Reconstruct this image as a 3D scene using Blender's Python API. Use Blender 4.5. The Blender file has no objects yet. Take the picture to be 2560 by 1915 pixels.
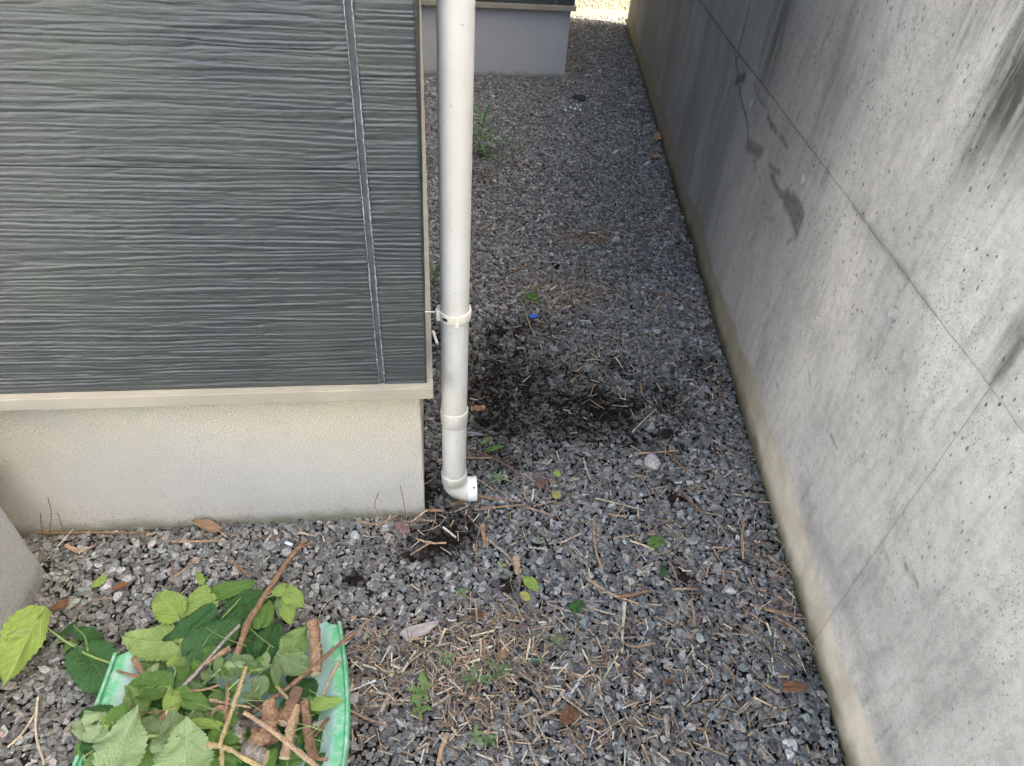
import bpy, bmesh, math, random
import numpy as np
from mathutils import Vector, Matrix, Euler

random.seed(7)
RNG = np.random.default_rng(11)
SC = bpy.context.scene
COL = SC.collection

# ------------------------------------------------------------------ camera
CW, CH = 2560.0, 1915.0
FPX, YAW, PITCH, ROLL = 1660.67, 0.159918, 0.704049, 0.077078
CAM = np.array([0.02321, -1.05995, 1.34])
_f = np.array([math.sin(YAW) * math.cos(PITCH), math.cos(YAW) * math.cos(PITCH), -math.sin(PITCH)])
_r0 = np.array([math.cos(YAW), -math.sin(YAW), 0.0])
_u0 = np.cross(_r0, _f)
_r = _r0 * math.cos(ROLL) + _u0 * math.sin(ROLL)
_u = -_r0 * math.sin(ROLL) + _u0 * math.cos(ROLL)
cam_data = bpy.data.cameras.new('camera')
cam = bpy.data.objects.new('camera', cam_data)
COL.objects.link(cam)
cam_data.sensor_fit = 'HORIZONTAL'
cam_data.sensor_width = 36.0
cam_data.lens = FPX / CW * 36.0
cam_data.clip_start = 0.02
cam_data.clip_end = 300.0
cam.matrix_world = Matrix(((_r[0], _u[0], -_f[0], CAM[0]), (_r[1], _u[1], -_f[1], CAM[1]),
                           (_r[2], _u[2], -_f[2], CAM[2]), (0, 0, 0, 1)))
SC.camera = cam

# ------------------------------------------------------------------ sky, sun, exposure
SUN_TO = Vector((0.92, -0.39, 0.0)).normalized()
SUN_EL = math.radians(47)
world = bpy.data.worlds.new('World')
SC.world = world
world.use_nodes = True
wn = world.node_tree.nodes
bg = wn['Background']
sky = wn.new('ShaderNodeTexSky')
sky.sky_type = 'NISHITA'
sky.sun_disc = False
sky.sun_elevation = SUN_EL
sky.sun_rotation = math.atan2(SUN_TO.x, SUN_TO.y)
sky.air_density = 0.9
sky.dust_density = 6.0
sky.ozone_density = 0.6
world.node_tree.links.new(sky.outputs[0], bg.inputs[0])
bg.inputs[1].default_value = 0.15
sun_d = bpy.data.lights.new('sun', 'SUN')
sun_d.energy = 4.0
sun_d.angle = math.radians(0.5)
sun_d.color = (1.0, 0.93, 0.82)
sun = bpy.data.objects.new('sun', sun_d)
COL.objects.link(sun)
sv = Vector((SUN_TO.x * math.cos(SUN_EL), SUN_TO.y * math.cos(SUN_EL), math.sin(SUN_EL)))
sun.rotation_euler = sv.to_track_quat('Z', 'Y').to_euler()
sun.location = (6, -4, 9)
VS = SC.view_settings
VS.view_transform = 'Standard'
VS.look = 'None'
VS.gamma = 1.0
VS.exposure = 2.72
VS.use_curve_mapping = False
VS.use_white_balance = True            # the camera was balanced for open shade
VS.white_balance_temperature = 6650
VS.white_balance_tint = 6
SC.cycles.max_bounces = 6
SC.cycles.diffuse_bounces = 3
SC.cycles.glossy_bounces = 2
SC.cycles.transmission_bounces = 3
SC.cycles.caustics_reflective = False
SC.cycles.caustics_refractive = False

# ------------------------------------------------------------------ survey helpers (photo reading -> real place)
def ray(px, py):
    return _f + _r * (px - CW / 2) / FPX + _u * (CH / 2 - py) / FPX
def G(px, py, z=0.0):
    d = ray(px, py)
    return CAM + d * ((z - CAM[2]) / d[2])
def Gd(x, y, z=0.0):          # reading taken on the 2212 px wide view
    return G(x * 1.15732, y * 1.15732, z)
def z5(x, y, z): return G(x / 2.458, 1400 + y / 2.458, z)
def z6(x, y, z): return G(x / 2.011, 900 + y / 2.011, z)
def z7(x, y, z): return G(1000 + x / 2.364, 600 + y / 2.364, z)
def z8(x, y, z): return G(850 + x / 1.9235, 1300 + y / 1.9235, z)
def z2(x, y, z): return G(1000 + x / 2.759, y / 2.759, z)
WA = 0.1711
WO = np.array([0.9048, 0.0, 0.0])
WD = np.array([math.sin(WA), math.cos(WA), 0.0])          # along the concrete wall
WN = np.array([-math.cos(WA), math.sin(WA), 0.0])         # its face looks this way
def Wp(px, py):
    d = ray(px, py)
    t = np.dot(WO - CAM, WN) / np.dot(d, WN)
    p = CAM + d * t
    return np.array([np.dot(p - WO, WD), p[2]])
def W3(x, y):                  # reading on the 1724 px crop of the wall
    return Wp(1560 + x / 1.724, y / 1.724)
def W5(x, y):
    return Wp(1700 + x / 4.1375, y / 4.1375)
def W4(x, y):
    return Wp(1760 + x / 1.63, 900 + y / 1.63)

# ------------------------------------------------------------------ noise
def _hash(ix, iy, seed):
    h = (ix.astype(np.int64) * 374761393 + iy.astype(np.int64) * 668265263 + seed * 974634777) & 0xFFFFFFFF
    h = ((h ^ (h >> 13)) * 1274126177) & 0xFFFFFFFF
    return ((h ^ (h >> 16)) & 0xFFFFFF) / float(0xFFFFFF)
def vnoise(x, y, seed=0):
    x = np.asarray(x, float); y = np.asarray(y, float)
    ix = np.floor(x); iy = np.floor(y)
    fx = x - ix; fy = y - iy
    fx = fx * fx * fx * (fx * (fx * 6 - 15) + 10); fy = fy * fy * fy * (fy * (fy * 6 - 15) + 10)
    a = _hash(ix, iy, seed); b = _hash(ix + 1, iy, seed); c = _hash(ix, iy + 1, seed); d = _hash(ix + 1, iy + 1, seed)
    return (a * (1 - fx) + b * fx) * (1 - fy) + (c * (1 - fx) + d * fx) * fy
def fbm(x, y, seed=0, o=3):
    s = 0; a = 0.5; t = 0
    for k in range(o):
        s = s + a * vnoise(x * 2 ** k, y * 2 ** k, seed + k * 17); t += a; a *= 0.5
    return s / t
def ground_z(x, y):
    return (fbm(np.asarray(x) * 2.2, np.asarray(y) * 2.2, 5, 3) - 0.5) * 0.022 - 0.004

# ------------------------------------------------------------------ object helpers
def tag(o, label=None, cat=None, group=None, kind=None):
    if label: o['label'] = label
    if cat: o['category'] = cat
    if group: o['group'] = group
    if kind: o['kind'] = kind
    return o
def empty(name, loc, label, cat, group=None):
    o = bpy.data.objects.new(name, None)
    o.empty_display_size = 0.05
    o.location = loc
    COL.objects.link(o)
    bpy.context.view_layer.update()
    return tag(o, label, cat, group)
def link(name, me, mat=None, parent=None):
    if mat is not None and len(me.materials) == 0:
        me.materials.append(mat)
    o = bpy.data.objects.new(name, me)
    COL.objects.link(o)
    if parent is not None:
        o.parent = parent
        o.matrix_parent_inverse = Matrix.Translation(parent.location).inverted() if parent.type == 'EMPTY' and parent.parent is None else Matrix()
    return o
def mesh_np(name, v, f, smooth=False, mats=None, fmat=None):
    me = bpy.data.meshes.new(name)
    me.from_pydata([tuple(p) for p in v], [], [tuple(q) for q in f])
    if smooth:
        me.polygons.foreach_set('use_smooth', [True] * len(me.polygons))
    if mats:
        for m in mats: me.materials.append(m)
        if fmat is not None: me.polygons.foreach_set('material_index', fmat)
    me.update()
    return me
def box_mesh(name, lo, hi, bev=0.0, seg=2):
    bm = bmesh.new()
    bmesh.ops.create_cube(bm, size=1)
    for v in bm.verts:
        v.co = Vector([lo[i] + (v.co[i] + 0.5) * (hi[i] - lo[i]) for i in range(3)])
    if bev:
        bmesh.ops.bevel(bm, geom=bm.edges[:], offset=bev, segments=seg, affect='EDGES', profile=0.5)
    me = bpy.data.meshes.new(name); bm.to_mesh(me); bm.free()
    return me
def grid_mesh(name, us, vs, fn, skirt=None, smooth=True, attrs=None):
    """us, vs coordinate lists; fn(U,V) -> XYZ arrays; skirt = vector pushed back for thickness"""
    U, V = np.meshgrid(us, vs)
    X, Y, Z = fn(U, V)
    nv, nu = U.shape
    co = np.stack([X, Y, Z], -1).reshape(-1, 3)
    i = np.arange(nv * nu).reshape(nv, nu)
    q = np.stack([i[:-1, :-1], i[:-1, 1:], i[1:, 1:], i[1:, :-1]], -1).reshape(-1, 4)
    if skirt is not None:
        ring = np.concatenate([i[0, :], i[1:, -1], i[-1, -2::-1], i[-2:0:-1, 0]])
        n0 = len(co)
        back = co[ring] + np.asarray(skirt)
        co = np.concatenate([co, back])
        k = np.arange(len(ring)); k2 = np.roll(k, -1)
        q = np.concatenate([q, np.stack([ring[k], n0 + k, n0 + k2, ring[k2]], -1)])
    me = bpy.data.meshes.new(name)
    me.vertices.add(len(co)); me.vertices.foreach_set('co', co.ravel())
    me.loops.add(q.size); me.loops.foreach_set('vertex_index', q.ravel().astype(np.int32))
    me.polygons.add(len(q))
    me.polygons.foreach_set('loop_start', np.arange(0, q.size, 4, dtype=np.int32))
    if smooth:
        sm = np.zeros(len(q), bool); sm[:(nv - 1) * (nu - 1)] = True
        me.polygons.foreach_set('use_smooth', sm)
    me.update(calc_edges=True)
    if attrs:
        for nm, af in attrs.items():
            a = me.attributes.new(nm, 'FLOAT', 'POINT')
            arr = np.zeros(len(co), np.float32); arr[:nu * nv] = af(U, V).ravel()
            a.data.foreach_set('value', arr)
    return me
def tube_mesh(name, pts, radii, sides=8, jitter=0.0, caps=True, smooth=True, mats=None, seed=0, closed_tip=False):
    """tube along a polyline; caps use material slot 1 when two materials are given"""
    rg = random.Random(seed)
    P = [Vector(p) for p in pts]
    n = len(P)
    R = list(radii) if hasattr(radii, '__len__') else [radii] * n
    vs, fs, fm = [], [], []
    ref = None
    for i in range(n):
        t = (P[min(i + 1, n - 1)] - P[max(i - 1, 0)])
        t = t.normalized() if t.length > 1e-9 else Vector((0, 0, 1))
        if ref is None:
            ref = t.orthogonal().normalized()
        ref = (ref - t * ref.dot(t)).normalized()
        b = t.cross(ref)
        for k in range(sides):
            a = 2 * math.pi * k / sides
            rr = R[i] * (1 + rg.uniform(-jitter, jitter) + jitter * 0.9 * math.sin(k * 2.4 + seed + i * 0.15))
            vs.append(P[i] + (ref * math.cos(a) + b * math.sin(a)) * rr)
    for i in range(n - 1):
        for k in range(sides):
            k2 = (k + 1) % sides
            fs.append((i * sides + k, i * sides + k2, (i + 1) * sides + k2, (i + 1) * sides + k)); fm.append(0)
    if caps:
        fs.append(tuple(range(sides - 1, -1, -1))); fm.append(1 if mats and len(mats) > 1 else 0)
        fs.append(tuple((n - 1) * sides + k for k in range(sides))); fm.append(1 if mats and len(mats) > 1 else 0)
    me = mesh_np(name, vs, fs, False, mats, fm if mats else None)
    if smooth:
        me.polygons.foreach_set('use_smooth', [len(p.vertices) == 4 for p in me.polygons])
        me.set_sharp_from_angle(angle=math.radians(50))
    return me
def smooth_path(pts, n=6, wob=0.0, rg=None):
    """Catmull-Rom through the points, with a little wobble"""
    P = [np.array(p, float) for p in pts]
    if len(P) == 2:
        P = [P[0], P[0] * 0.5 + P[1] * 0.5, P[1]]
    out = []
    Q = [2 * P[0] - P[1]] + P + [2 * P[-1] - P[-2]]
    for i in range(1, len(Q) - 2):
        for k in range(n):
            t = k / n
            a, b, c, d = Q[i - 1], Q[i], Q[i + 1], Q[i + 2]
            out.append(0.5 * ((2 * b) + (-a + c) * t + (2 * a - 5 * b + 4 * c - d) * t * t + (-a + 3 * b - 3 * c + d) * t ** 3))
    out.append(P[-1])
    if wob and rg:
        for i in range(len(out)):
            out[i] = out[i] + np.array([rg.uniform(-wob, wob), rg.uniform(-wob, wob), rg.uniform(-wob, wob) * 0.6])
    return out

# ------------------------------------------------------------------ material helpers
class NT:
    def __init__(self, name):
        self.m = bpy.data.materials.new(name); self.m.use_nodes = True
        self.t = self.m.node_tree; self.n = self.t.nodes
        self.b = self.n['Principled BSDF']; self.out = self.n['Material Output']
    def new(self, k, **kw):
        n = self.n.new(k)
        for a, v in kw.items(): setattr(n, a, v)
        return n
    def put(self, sock, v):
        if isinstance(v, bpy.types.NodeSocket): self.t.links.new(v, sock)
        elif isinstance(v, (tuple, list)):
            sock.default_value = (tuple(v) + (1.0,)) if len(v) == 3 and len(sock.default_value) == 4 else tuple(v)
        else: sock.default_value = v
    def math(self, op, a, b=None, clamp=False):
        n = self.new('ShaderNodeMath', operation=op); n.use_clamp = clamp
        self.put(n.inputs[0], a)
        if b is not None: self.put(n.inputs[1], b)
        return n.outputs[0]
    def mix(self, f, a, b, blend='MIX'):
        n = self.new('ShaderNodeMix', data_type='RGBA', blend_type=blend)
        self.put(n.inputs[0], f); self.put(n.inputs[6], a); self.put(n.inputs[7], b)
        return n.outputs[2]
    def coords(self, kind='Object', scale=(1, 1, 1), rot=(0, 0, 0)):
        c = self.new('ShaderNodeTexCoord'); mp = self.new('ShaderNodeMapping')
        mp.inputs['Scale'].default_value = scale; mp.inputs['Rotation'].default_value = rot
        self.t.links.new(c.outputs[kind], mp.inputs[0])
        return mp.outputs[0]
    def noise(self, vec, scale, detail=4, rough=0.55, dist=0.0):
        n = self.new('ShaderNodeTexNoise')
        n.inputs['Scale'].default_value = scale; n.inputs['Detail'].default_value = detail
        n.inputs['Roughness'].default_value = rough; n.inputs['Distortion'].default_value = dist
        self.t.links.new(vec, n.inputs['Vector'])
        return n.outputs[0]
    def voro(self, vec, scale, feature='F1', rnd=1.0, out=0):
        n = self.new('ShaderNodeTexVoronoi', feature=feature)
        n.inputs['Scale'].default_value = scale; n.inputs['Randomness'].default_value = rnd
        self.t.links.new(vec, n.inputs['Vector'])
        return n.outputs[out]
    def ramp(self, f, stops, interp='LINEAR'):
        n = self.new('ShaderNodeValToRGB'); n.color_ramp.interpolation = interp
        e = n.color_ramp.elements
        while len(e) < len(stops): e.new(0.5)
        for i, (p, c) in enumerate(stops):
            e[i].position = p
            e[i].color = (c, c, c, 1) if not isinstance(c, (tuple, list)) else tuple(c) + (1,)
        self.put(n.inputs[0], f)
        return n.outputs[0]
    def rng(self, f, a, b, c=0.0, d=1.0):
        n = self.new('ShaderNodeMapRange')
        n.interpolation_type = 'SMOOTHSTEP'
        self.put(n.inputs[0], f)
        for i, v in enumerate((a, b, c, d)): n.inputs[1 + i].default_value = v
        return n.outputs[0]
    def attr(self, name, kind='GEOMETRY', out=2):
        n = self.new('ShaderNodeAttribute', attribute_name=name, attribute_type=kind)
        return n.outputs[out]
    def sep(self, vec):
        n = self.new('ShaderNodeSeparateXYZ'); self.t.links.new(vec, n.inputs[0]); return n.outputs
    def bump(self, h, strength=0.3, dist=0.002, normal=None):
        n = self.new('ShaderNodeBump'); n.inputs['Strength'].default_value = strength; n.inputs['Distance'].default_value = dist
        self.put(n.inputs['Height'], h)
        if normal is not None: self.put(n.inputs['Normal'], normal)
        return n.outputs[0]
    def fin(self, col, rough=0.8, normal=None, spec=0.3):
        self.put(self.b.inputs['Base Color'], col); self.put(self.b.inputs['Roughness'], rough)
        self.put(self.b.inputs['Specular IOR Level'], spec)
        if normal is not None: self.put(self.b.inputs['Normal'], normal)
        return self.m

def mat_siding():
    m = NT('dark_siding_paint')
    v = m.coords('Object')
    vs = m.coords('Object', (3.0, 3.0, 60.0))
    n1 = m.noise(vs, 4, 5)
    n2 = m.noise(v, 3.5, 3)
    n3 = m.noise(v, 420, 2)
    c = m.mix(m.rng(n1, 0.3, 0.72), (0.030, 0.037, 0.040), (0.056, 0.064, 0.065))
    c = m.mix(m.rng(n2, 0.40, 0.72, 0, 0.55), c, (0.060, 0.070, 0.055))       # dust film
    sp = m.voro(v, 55)
    c = m.mix(m.rng(sp, 0.035, 0.02, 0, 0.8), c, (0.34, 0.35, 0.34))          # small paint nicks
    h = m.math('ADD', m.math('MULTIPLY', n3, 0.25), m.math('MULTIPLY', m.noise(vs, 22, 3), 0.75))
    return m.fin(c, m.rng(n2, 0.2, 0.8, 0.26, 0.42), m.bump(h, 0.7, 0.0012), 0.75)
def mat_flat(name, col, rough=0.5, var=0.06, scale=30, bump=0.0, spec=0.4, metal=0.0):
    m = NT(name)
    v = m.coords('Object')
    n1 = m.noise(v, scale, 4)
    c = m.mix(m.rng(n1, 0.3, 0.7), tuple(k * (1 - var * 2) for k in col), tuple(min(1, k * (1 + var)) for k in col))
    m.b.inputs['Metallic'].default_value = metal
    return m.fin(c, rough, m.bump(m.noise(v, scale * 9, 3), bump, 0.001) if bump else None, spec)
def mat_stucco(name, top, low, edge, zt):
    m = NT(name)
    v = m.coords('Object')
    z = m.sep(v)[2]
    n1 = m.noise(v, 2.2, 3)
    n2 = m.noise(v, 14, 4)
    f = m.rng(m.math('ADD', z, m.math('MULTIPLY', m.math('SUBTRACT', n1, 0.5), 0.30)), 0.12, zt, 0, 1)
    c = m.mix(f, low, top)
    c = m.mix(m.rng(n2, 0.35, 0.75, 0, 0.25), c, tuple(k * 0.86 for k in low))
    e = m.rng(m.math('ADD', z, m.math('MULTIPLY', n2, -0.05)), 0.022, -0.02, 0, 0.9)
    c = m.mix(e, c, edge)
    gr = m.noise(v, 250, 3, 0.7)
    c = m.mix(m.rng(gr, 0.36, 0.66, 0, 0.6), m.mix(1.0, c, (1.08, 1.08, 1.08), 'MULTIPLY'), m.mix(1.0, c, (0.74, 0.73, 0.71), 'MULTIPLY'))
    spl = m.math('MULTIPLY', m.rng(m.noise(v, 90, 5, 0.75), 0.52, 0.66, 0, 0.55), m.rng(z, 0.13, 0.0))
    c = m.mix(spl, c, tuple(k * 0.55 for k in edge))
    spk = m.math('MULTIPLY', m.rng(m.noise(v, 260, 2), 0.66, 0.74, 0, 0.5), m.rng(z, 0.27, 0.42))
    c = m.mix(spk, c, tuple(k * 0.5 for k in top))
    h = m.math('ADD', m.noise(v, 230, 3, 0.6), m.math('MULTIPLY', m.voro(v, 260), 0.5))
    return m.fin(c, 0.85, m.bump(h, 1.0, 0.0045), 0.2)
def mat_concrete():
    m = NT('weathered_concrete')
    v = m.coords('Object')                       # object space: x along the wall, z up, y out of the face
    z = m.sep(v)[2]
    st = m.coords('Object', (1.0, 1.0, 0.16))
    streak = m.noise(st, 6.5, 6, 0.62, 0.3)
    fine = m.noise(st, 38, 4, 0.6)
    blot = m.noise(v, 1.9, 4, 0.55, 0.5)
    c = m.mix(m.rng(blot, 0.32, 0.68), (0.49, 0.494, 0.495), (0.66, 0.662, 0.658))
    c = m.mix(m.rng(m.noise(v, 330, 3, 0.75), 0.38, 0.70, 0, 0.5), c, m.mix(1.0, c, (0.62, 0.62, 0.62), 'MULTIPLY'))
    c = m.mix(m.rng(m.noise(v, 46, 6, 0.78, 0.3), 0.40, 0.68, 0, 0.62), c, m.mix(1.0, c, (0.66, 0.665, 0.67), 'MULTIPLY'))
    c = m.mix(m.rng(m.noise(m.coords('Object', (1.0, 1.0, 0.45)), 13, 5, 0.7, 0.6), 0.46, 0.70, 0, 0.6), c, m.mix(1.0, c, (0.68, 0.685, 0.69), 'MULTIPLY'))
    weather_shade = m.attr('weather_shade')                          # weathering mixed with painted shade on the far part of the wall
    k = m.math('MULTIPLY', weather_shade, m.rng(streak, 0.22, 0.66, 0.35, 1.0))
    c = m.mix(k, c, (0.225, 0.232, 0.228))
    sm = m.math('MULTIPLY', m.rng(m.noise(m.coords('Object', (1.0, 1.0, 0.35)), 4.2, 6, 0.68, 0.6), 0.34, 0.66), m.math('MULTIPLY', m.attr('smut'), m.rng(m.noise(m.coords('Object', (1.0, 1.0, 0.10)), 26, 5, 0.7), 0.30, 0.62, 0.25, 1.15)))
    c = m.mix(sm, c, (0.085, 0.087, 0.083))
    c = m.mix(m.rng(fine, 0.45, 0.8, 0, 0.32), c, (0.17, 0.17, 0.165))
    # pale laitance film
    c = m.mix(m.rng(m.noise(v, 9, 5, 0.7), 0.56, 0.8, 0, 0.5), c, (0.66, 0.655, 0.645))
    # base band once covered by soil
    band = m.attr('band')
    bc = m.mix(m.rng(m.noise(v, 12, 4), 0.3, 0.7), (0.44, 0.405, 0.335), (0.64, 0.605, 0.535))
    bc = m.mix(m.rng(m.math('ADD', m.sep(v)[0], m.math('MULTIPLY', m.noise(v, 4, 3), 0.5)), 0.15, 0.85, 0, 0.75), bc, (0.22, 0.195, 0.13))
    c = m.mix(m.math('MULTIPLY', band, 0.85), c, bc)
    moss = m.rng(m.math('ADD', z, m.math('MULTIPLY', m.noise(v, 9, 4), -0.07)), 0.03, -0.03, 0, 0.9)
    c = m.mix(moss, c, (0.075, 0.075, 0.040))
    # dark drips
    stn = m.attr('stain')
    s2 = m.math('MULTIPLY', stn, m.rng(m.noise(v, 160, 3, 0.7), 0.25, 0.62, 0.35, 1))
    c = m.mix(s2, c, (0.035, 0.036, 0.034))
    # blow holes, the shade inside them painted as dark colour
    w = m.noise(v, 60, 2)
    vd = m.new('ShaderNodeVectorMath', operation='ADD'); m.put(vd.inputs[0], v)
    wv = m.new('ShaderNodeCombineXYZ'); m.put(wv.inputs[0], m.math('MULTIPLY', w, 0.004)); m.put(wv.inputs[2], m.math('MULTIPLY', w, 0.009)); m.put(vd.inputs[1], wv.outputs[0])
    vm = m.new('ShaderNodeMapping'); vm.inputs['Scale'].default_value = (1.15, 1, 0.72); m.put(vm.inputs[0], vd.outputs[0]); vv = vm.outputs[0]
    def holes(scale, r0, thr):
        vo = m.new('ShaderNodeTexVoronoi'); vo.inputs['Scale'].default_value = scale; m.put(vo.inputs['Vector'], vv)
        rnd = m.sep(vo.outputs['Color'])
        rad = m.math('MULTIPLY', m.rng(rnd[0], thr, 1.0, 0.0, 1.0), r0)
        d = m.math('SUBTRACT', rad, vo.outputs['Distance'])
        return m.rng(d, 0.0, 0.05, 0, 1)
    dens = m.rng(m.noise(v, 5.5, 3), 0.42, 0.64, 0.10, 1)
    h1 = m.math('MULTIPLY', m.math('MULTIPLY', holes(92, 0.32, 0.58), m.rng(m.noise(v, 3.6, 3), 0.36, 0.56, 0.25, 1)), m.attr('pit'))
    h2 = m.math('MULTIPLY', m.math('MULTIPLY', holes(240, 0.36, 0.42), dens), m.attr('pit'))
    hh = m.math('MAXIMUM', h1, h2)
    c = m.mix(m.math('MULTIPLY', hh, 0.78), c, (0.045, 0.045, 0.043))
    hgt = m.math('SUBTRACT', m.math('ADD', m.math('MULTIPLY', m.noise(v, 220, 3, 0.65), 0.22), m.math('MULTIPLY', m.noise(v, 24, 4), 0.5)), hh)
    return m.fin(c, 0.82, m.bump(hgt, 0.55, 0.003), 0.25)
def mat_tint(name, rough=0.8, speck=0.35, scale=300, spec=0.3, trans=0.0):
    """takes its colour from each piece's own 'tint'"""
    m = NT(name)
    a = m.attr('tint', 'INSTANCER', 0)
    v = m.coords('Object')
    n = m.noise(v, scale, 3, 0.65)
    c = m.mix(m.rng(n, 0.32, 0.7), m.mix(1.0, a, (1 - speck,) * 3, 'MULTIPLY'), m.mix(1.0, a, (1 + speck * 0.55,) * 3, 'MULTIPLY'))
    return m.fin(c, rough, m.bump(n, 0.4, 0.6), spec)
def mat_soil():
    m = NT('earth')
    v = m.coords('Object')
    n = m.noise(v, 40, 6, 0.7)
    vo = m.new('ShaderNodeTexVoronoi'); vo.inputs['Scale'].default_value = 75; m.put(vo.inputs['Vector'], v)
    grey = m.mix(m.sep(vo.outputs['Color'])[0], (0.045, 0.047, 0.05), (0.16, 0.16, 0.165))
    y = m.sep(v)
    near = m.math('MULTIPLY', m.rng(y[1], -2.2, -1.6, 1, 0), 1.0)
    far = m.rng(y[1], 5.55, 5.75)
    side = m.rng(y[0], -1.6, -2.0)
    side2 = m.rng(y[0], 2.1, 2.4)
    out = m.math('MAXIMUM', m.math('MAXIMUM', near, far), m.math('MAXIMUM', side, side2))
    soil = m.mix(m.rng(n, 0.3, 0.7), (0.012, 0.010, 0.009), (0.034, 0.027, 0.022))
    c = m.mix(out, soil, grey)
    h = m.math('ADD', n, m.math('MULTIPLY', vo.outputs['Distance'], -0.8))
    return m.fin(c, 0.95, m.bump(h, 0.8, 0.012), 0.1)
def mat_bark(name, a, b, c_, rough=0.75, rings=0.5):
    m = NT(name)
    v = m.coords('Object')
    n = m.noise(v, 90, 5, 0.65)
    n2 = m.noise(v, 330, 3, 0.7)
    c = m.mix(m.rng(n, 0.3, 0.68), a, b)
    c = m.mix(m.rng(n2, 0.50, 0.60, 0, rings * 1.4), c, c_)
    c = m.mix(m.rng(m.noise(v, 38, 3), 0.5, 0.72, 0, 0.6), c, tuple(k * 0.55 + 0.06 for k in a))
    return m.fin(c, rough, m.bump(m.math('ADD', n, m.math('MULTIPLY', n2, 0.5)), 0.9, 0.004), 0.2)
def mat_leaf(name, front, back, vein, rough=0.5, transl=0.22):
    m = NT(name)
    uv = m.new('ShaderNodeUVMap').outputs[0]
    s = m.sep(uv)
    x = m.math('ABSOLUTE', s[0]); t = s[1]
    mid = m.rng(x, 0.028, 0.006)
    q = m.math('SUBTRACT', t, m.math('MULTIPLY', x, 0.55))
    fr = m.math('FRACT', m.math('MULTIPLY', q, 6.5))
    side = m.rng(m.math('ABSOLUTE', m.math('SUBTRACT', fr, 0.5)), 0.075, 0.02)
    fr2 = m.math('FRACT', m.math('MULTIPLY', m.math('ADD', t, m.math('MULTIPLY', x, 0.9)), 21))
    net = m.math('MULTIPLY', m.rng(m.math('ABSOLUTE', m.math('SUBTRACT', fr2, 0.5)), 0.18, 0.02), 0.18)
    vn = m.math('MAXIMUM', mid, m.math('MULTIPLY', side, 0.72))
    ob = m.coords('Object')
    n = m.noise(ob, 7, 4)
    rnd = m.new('ShaderNodeObjectInfo').outputs['Random']
    geo = m.new('ShaderNodeNewGeometry')
    base = m.mix(geo.outputs['Backfacing'], front, back)
    base = m.mix(m.rng(n, 0.35, 0.7, 0, 0.35), base, tuple(k * 0.62 for k in front))
    base = m.mix(m.math('MULTIPLY', rnd, 0.3), base, m.mix(1.0, base, (1.35, 1.12, 0.8), 'MULTIPLY'))
    base = m.mix(m.rng(m.noise(ob, 11, 5, 0.7), 0.63, 0.70, 0, 0.5), base, (0.20, 0.15, 0.05))
    base = m.mix(net, base, vein)
    c = m.mix(m.math('MULTIPLY', vn, 0.75), base, vein)
    hgt = m.math('ADD', m.math('MULTIPLY', vn, -1.0), m.math('MULTIPLY', m.noise(ob, 22, 3), 0.6))
    nb = m.bump(hgt, 0.5, 0.02)
    m.fin(c, rough, nb, 0.35)
    tr = m.new('ShaderNodeBsdfTranslucent'); m.put(tr.inputs[0], m.mix(1.0, c, (1.25, 1.35, 0.7), 'MULTIPLY'))
    mx = m.new('ShaderNodeMixShader'); mx.inputs[0].default_value = transl
    m.t.links.new(m.b.outputs[0], mx.inputs[1]); m.t.links.new(tr.outputs[0], mx.inputs[2])
    m.t.links.new(mx.outputs[0], m.out.inputs[0])
    return m.m

M = {}
M['siding'] = mat_siding()
M['sealant'] = mat_flat('grey_sealant', (0.12, 0.128, 0.135), 0.6, 0.12, 60, 0.3)
M['sealant_edge'] = mat_flat('chalky_sealant_edge', (0.27, 0.29, 0.30), 0.7, 0.2, 200, 0.5)
M['flash'] = mat_flat('beige_metal_flashing', (0.38, 0.345, 0.275), 0.42, 0.05, 12, 0.05, 0.5)
M['found'] = mat_stucco('cream_stucco', (0.66, 0.595, 0.45), (0.64, 0.612, 0.545), (0.28, 0.27, 0.19), 0.42)
M['found2'] = mat_stucco('grey_stucco', (0.56, 0.57, 0.59), (0.57, 0.58, 0.59), (0.26, 0.27, 0.22), 0.40)
M['block'] = mat_stucco('pale_grey_render', (0.46, 0.46, 0.455), (0.46, 0.46, 0.455), (0.30, 0.30, 0.28), 0.40)
M['conc'] = mat_concrete()
M['soil'] = mat_soil()

# ------------------------------------------------------------------ ground sheet
xs = np.concatenate([np.array([-40, -20, -10, -6, -4, -3]), np.arange(-2, 2.61, 0.04), np.array([3, 4, 6, 10, 20, 40])])
ys = np.concatenate([np.array([-40, -20, -10, -6, -4, -3]), np.arange(-2, 6.01, 0.04), np.array([7, 9, 12, 20, 40])])
gm = grid_mesh('ground', xs, ys, lambda U, V: (U, V, np.where((np.abs(U) < 2.7) & (V > -2.2) & (V < 6.1), ground_z(U, V) - 0.004, -0.010)))
tag(link('ground', gm, M['soil']), kind='structure')

bounce_pav = box_mesh('bounce_paving', (-14.0, -14.0, -0.12), (-1.78, -0.12, 0.006))  # paving added out of view for its sunlight bounce
tag(link('bounce_paving', bounce_pav, mat_flat('grey_paving', (0.15, 0.15, 0.145), 0.85, 0.08, 6, 0.3)), kind='structure')
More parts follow.
